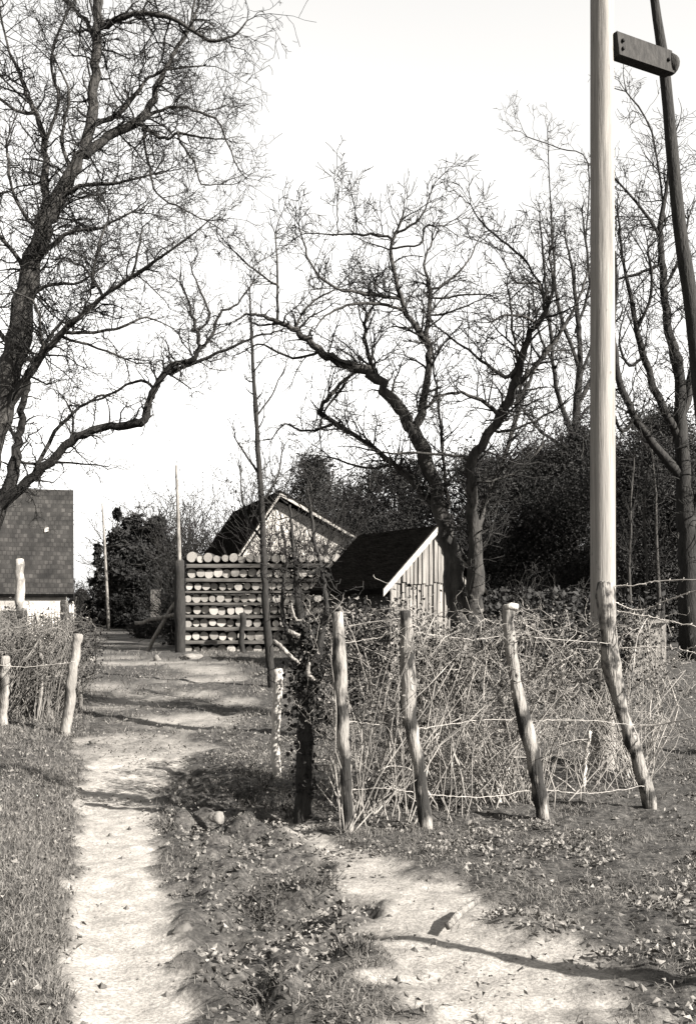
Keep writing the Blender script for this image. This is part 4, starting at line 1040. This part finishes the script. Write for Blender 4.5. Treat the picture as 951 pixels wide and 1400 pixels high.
leafy('evergreen', 'dark evergreen in the second row near the right picture edge', 985, 34, 645, 850, 220, 50000, .06, 'evergreen', g3, False, 14, 20, 50)
leafy('evergreen', 'low dark evergreen hugging the left side of the shed', 500, 29, 728, 850, 90, 26000, 0.046, 'evergreen', g3, False, 10, 8, 24)
leafy('evergreen', 'dark evergreen in the second row between cottage and shed', 505, 38, 640, 850, 170, 64000, 0.059, 'evergreen', g3, False, 14, 30, 44)
for i, (px_, w_, lab) in enumerate(((858, 7, 'thin trunk nearest the utility pole in the right background'), (876, 5, 'thinnest leaning trunk in the right background'), (903, 8, 'forked thin trunk below the right evergreen'), (932, 6, 'thin trunk near the right picture edge'))):
    Y = 22+i*.4; a = W(px_, 845, Y); a.z = gz(a.x, Y)-.1; b = W(px_+R.uniform(-14, 14), 590, Y); tb = TB()
    tb.tube([a.lerp(b, k/7)+rv()*.03 for k in range(8)], [w_*.5*Y/F*(1-.85*k/7) for k in range(8)], 7, rough=.08)
    rt = thing('thin_tree', lab, 'tree', a, 'thin trunks in the right background'); tb.build('trunk', M['bark_light'], rt)
    tw = TB(); cf = dict(seg=.12, wig=.5, up=.3, kids=[0, 5, 4], fwd=.7, rmin=.004)
    for k in range(22): twig(tw, a.lerp(b, R.uniform(.35, 1)), rv()*.7+Vector((0, 0, .6)), R.uniform(.4, 1.1), .01, 2, cf)
    tw.build('crown', M['twig'], rt)
bush('dark hedge bush along the foot of the evergreens', 740, 21, 788, 260, 70, leafn=9000, group=g3)
bush('dark low hedge bush just left of the board shed', 512, 20, 812, 60, 30, leafn=2200, group=g3)

# ------------------------------------------------------------------ light, sky, camera
sd = Vector((.85, -.53, 0)).normalized(); el = math.radians(33)
sdir = Vector((sd.x*math.cos(el), sd.y*math.cos(el), math.sin(el)))
sl_ = bpy.data.lights.new('sun', 'SUN'); sl_.energy = 5.0; sl_.angle = math.radians(.55); sl_.color = (1, .965, .92)
so = bpy.data.objects.new('sun', sl_); COL.objects.link(so); so.rotation_euler = sdir.to_track_quat('Z', 'Y').to_euler()
w = bpy.data.worlds.new('World'); scn.world = w; w.use_nodes = True
N = w.node_tree.nodes; L = w.node_tree.links; bg = N['Background']
sky = N.new('ShaderNodeTexSky'); sky.sky_type = 'NISHITA'; sky.sun_disc = False
sky.sun_elevation = el; sky.sun_rotation = math.atan2(sd.x, sd.y); sky.air_density = 1.0; sky.dust_density = 1.2; sky.ozone_density = 1
sp = N.new('ShaderNodeSeparateColor'); L.new(sky.outputs[0], sp.inputs[0])      # an ortho plate sees the blue of the sky as near white
mx = N.new('ShaderNodeMix'); mx.data_type = 'RGBA'; mx.blend_type = 'MULTIPLY'; mx.inputs[0].default_value = 1
cb = N.new('ShaderNodeCombineColor')
for i in range(3): L.new(sp.outputs[2], cb.inputs[i])
L.new(cb.outputs[0], mx.inputs[6]); mx.inputs[7].default_value = (1, .985, .96, 1)
L.new(mx.outputs[2], bg.inputs['Color']); bg.inputs['Strength'].default_value = .055
cam = bpy.data.cameras.new('camera'); co = bpy.data.objects.new('camera', cam); COL.objects.link(co)
co.location = (0, 0, EYE); co.rotation_euler = (math.pi/2, 0, 0)
cam.sensor_fit = 'VERTICAL'; cam.sensor_height = 36; cam.lens = 36*F/1400; cam.shift_y = (HY-700)/1400
cam.clip_end = 5000; cam.clip_start = .05
scn.camera = co
vs = scn.view_settings; vs.view_transform = 'Standard'; vs.look = 'None'; vs.gamma = 1; vs.use_curve_mapping = False; vs.exposure = 2.6
scn.cycles.max_bounces = 5; scn.cycles.diffuse_bounces = 3
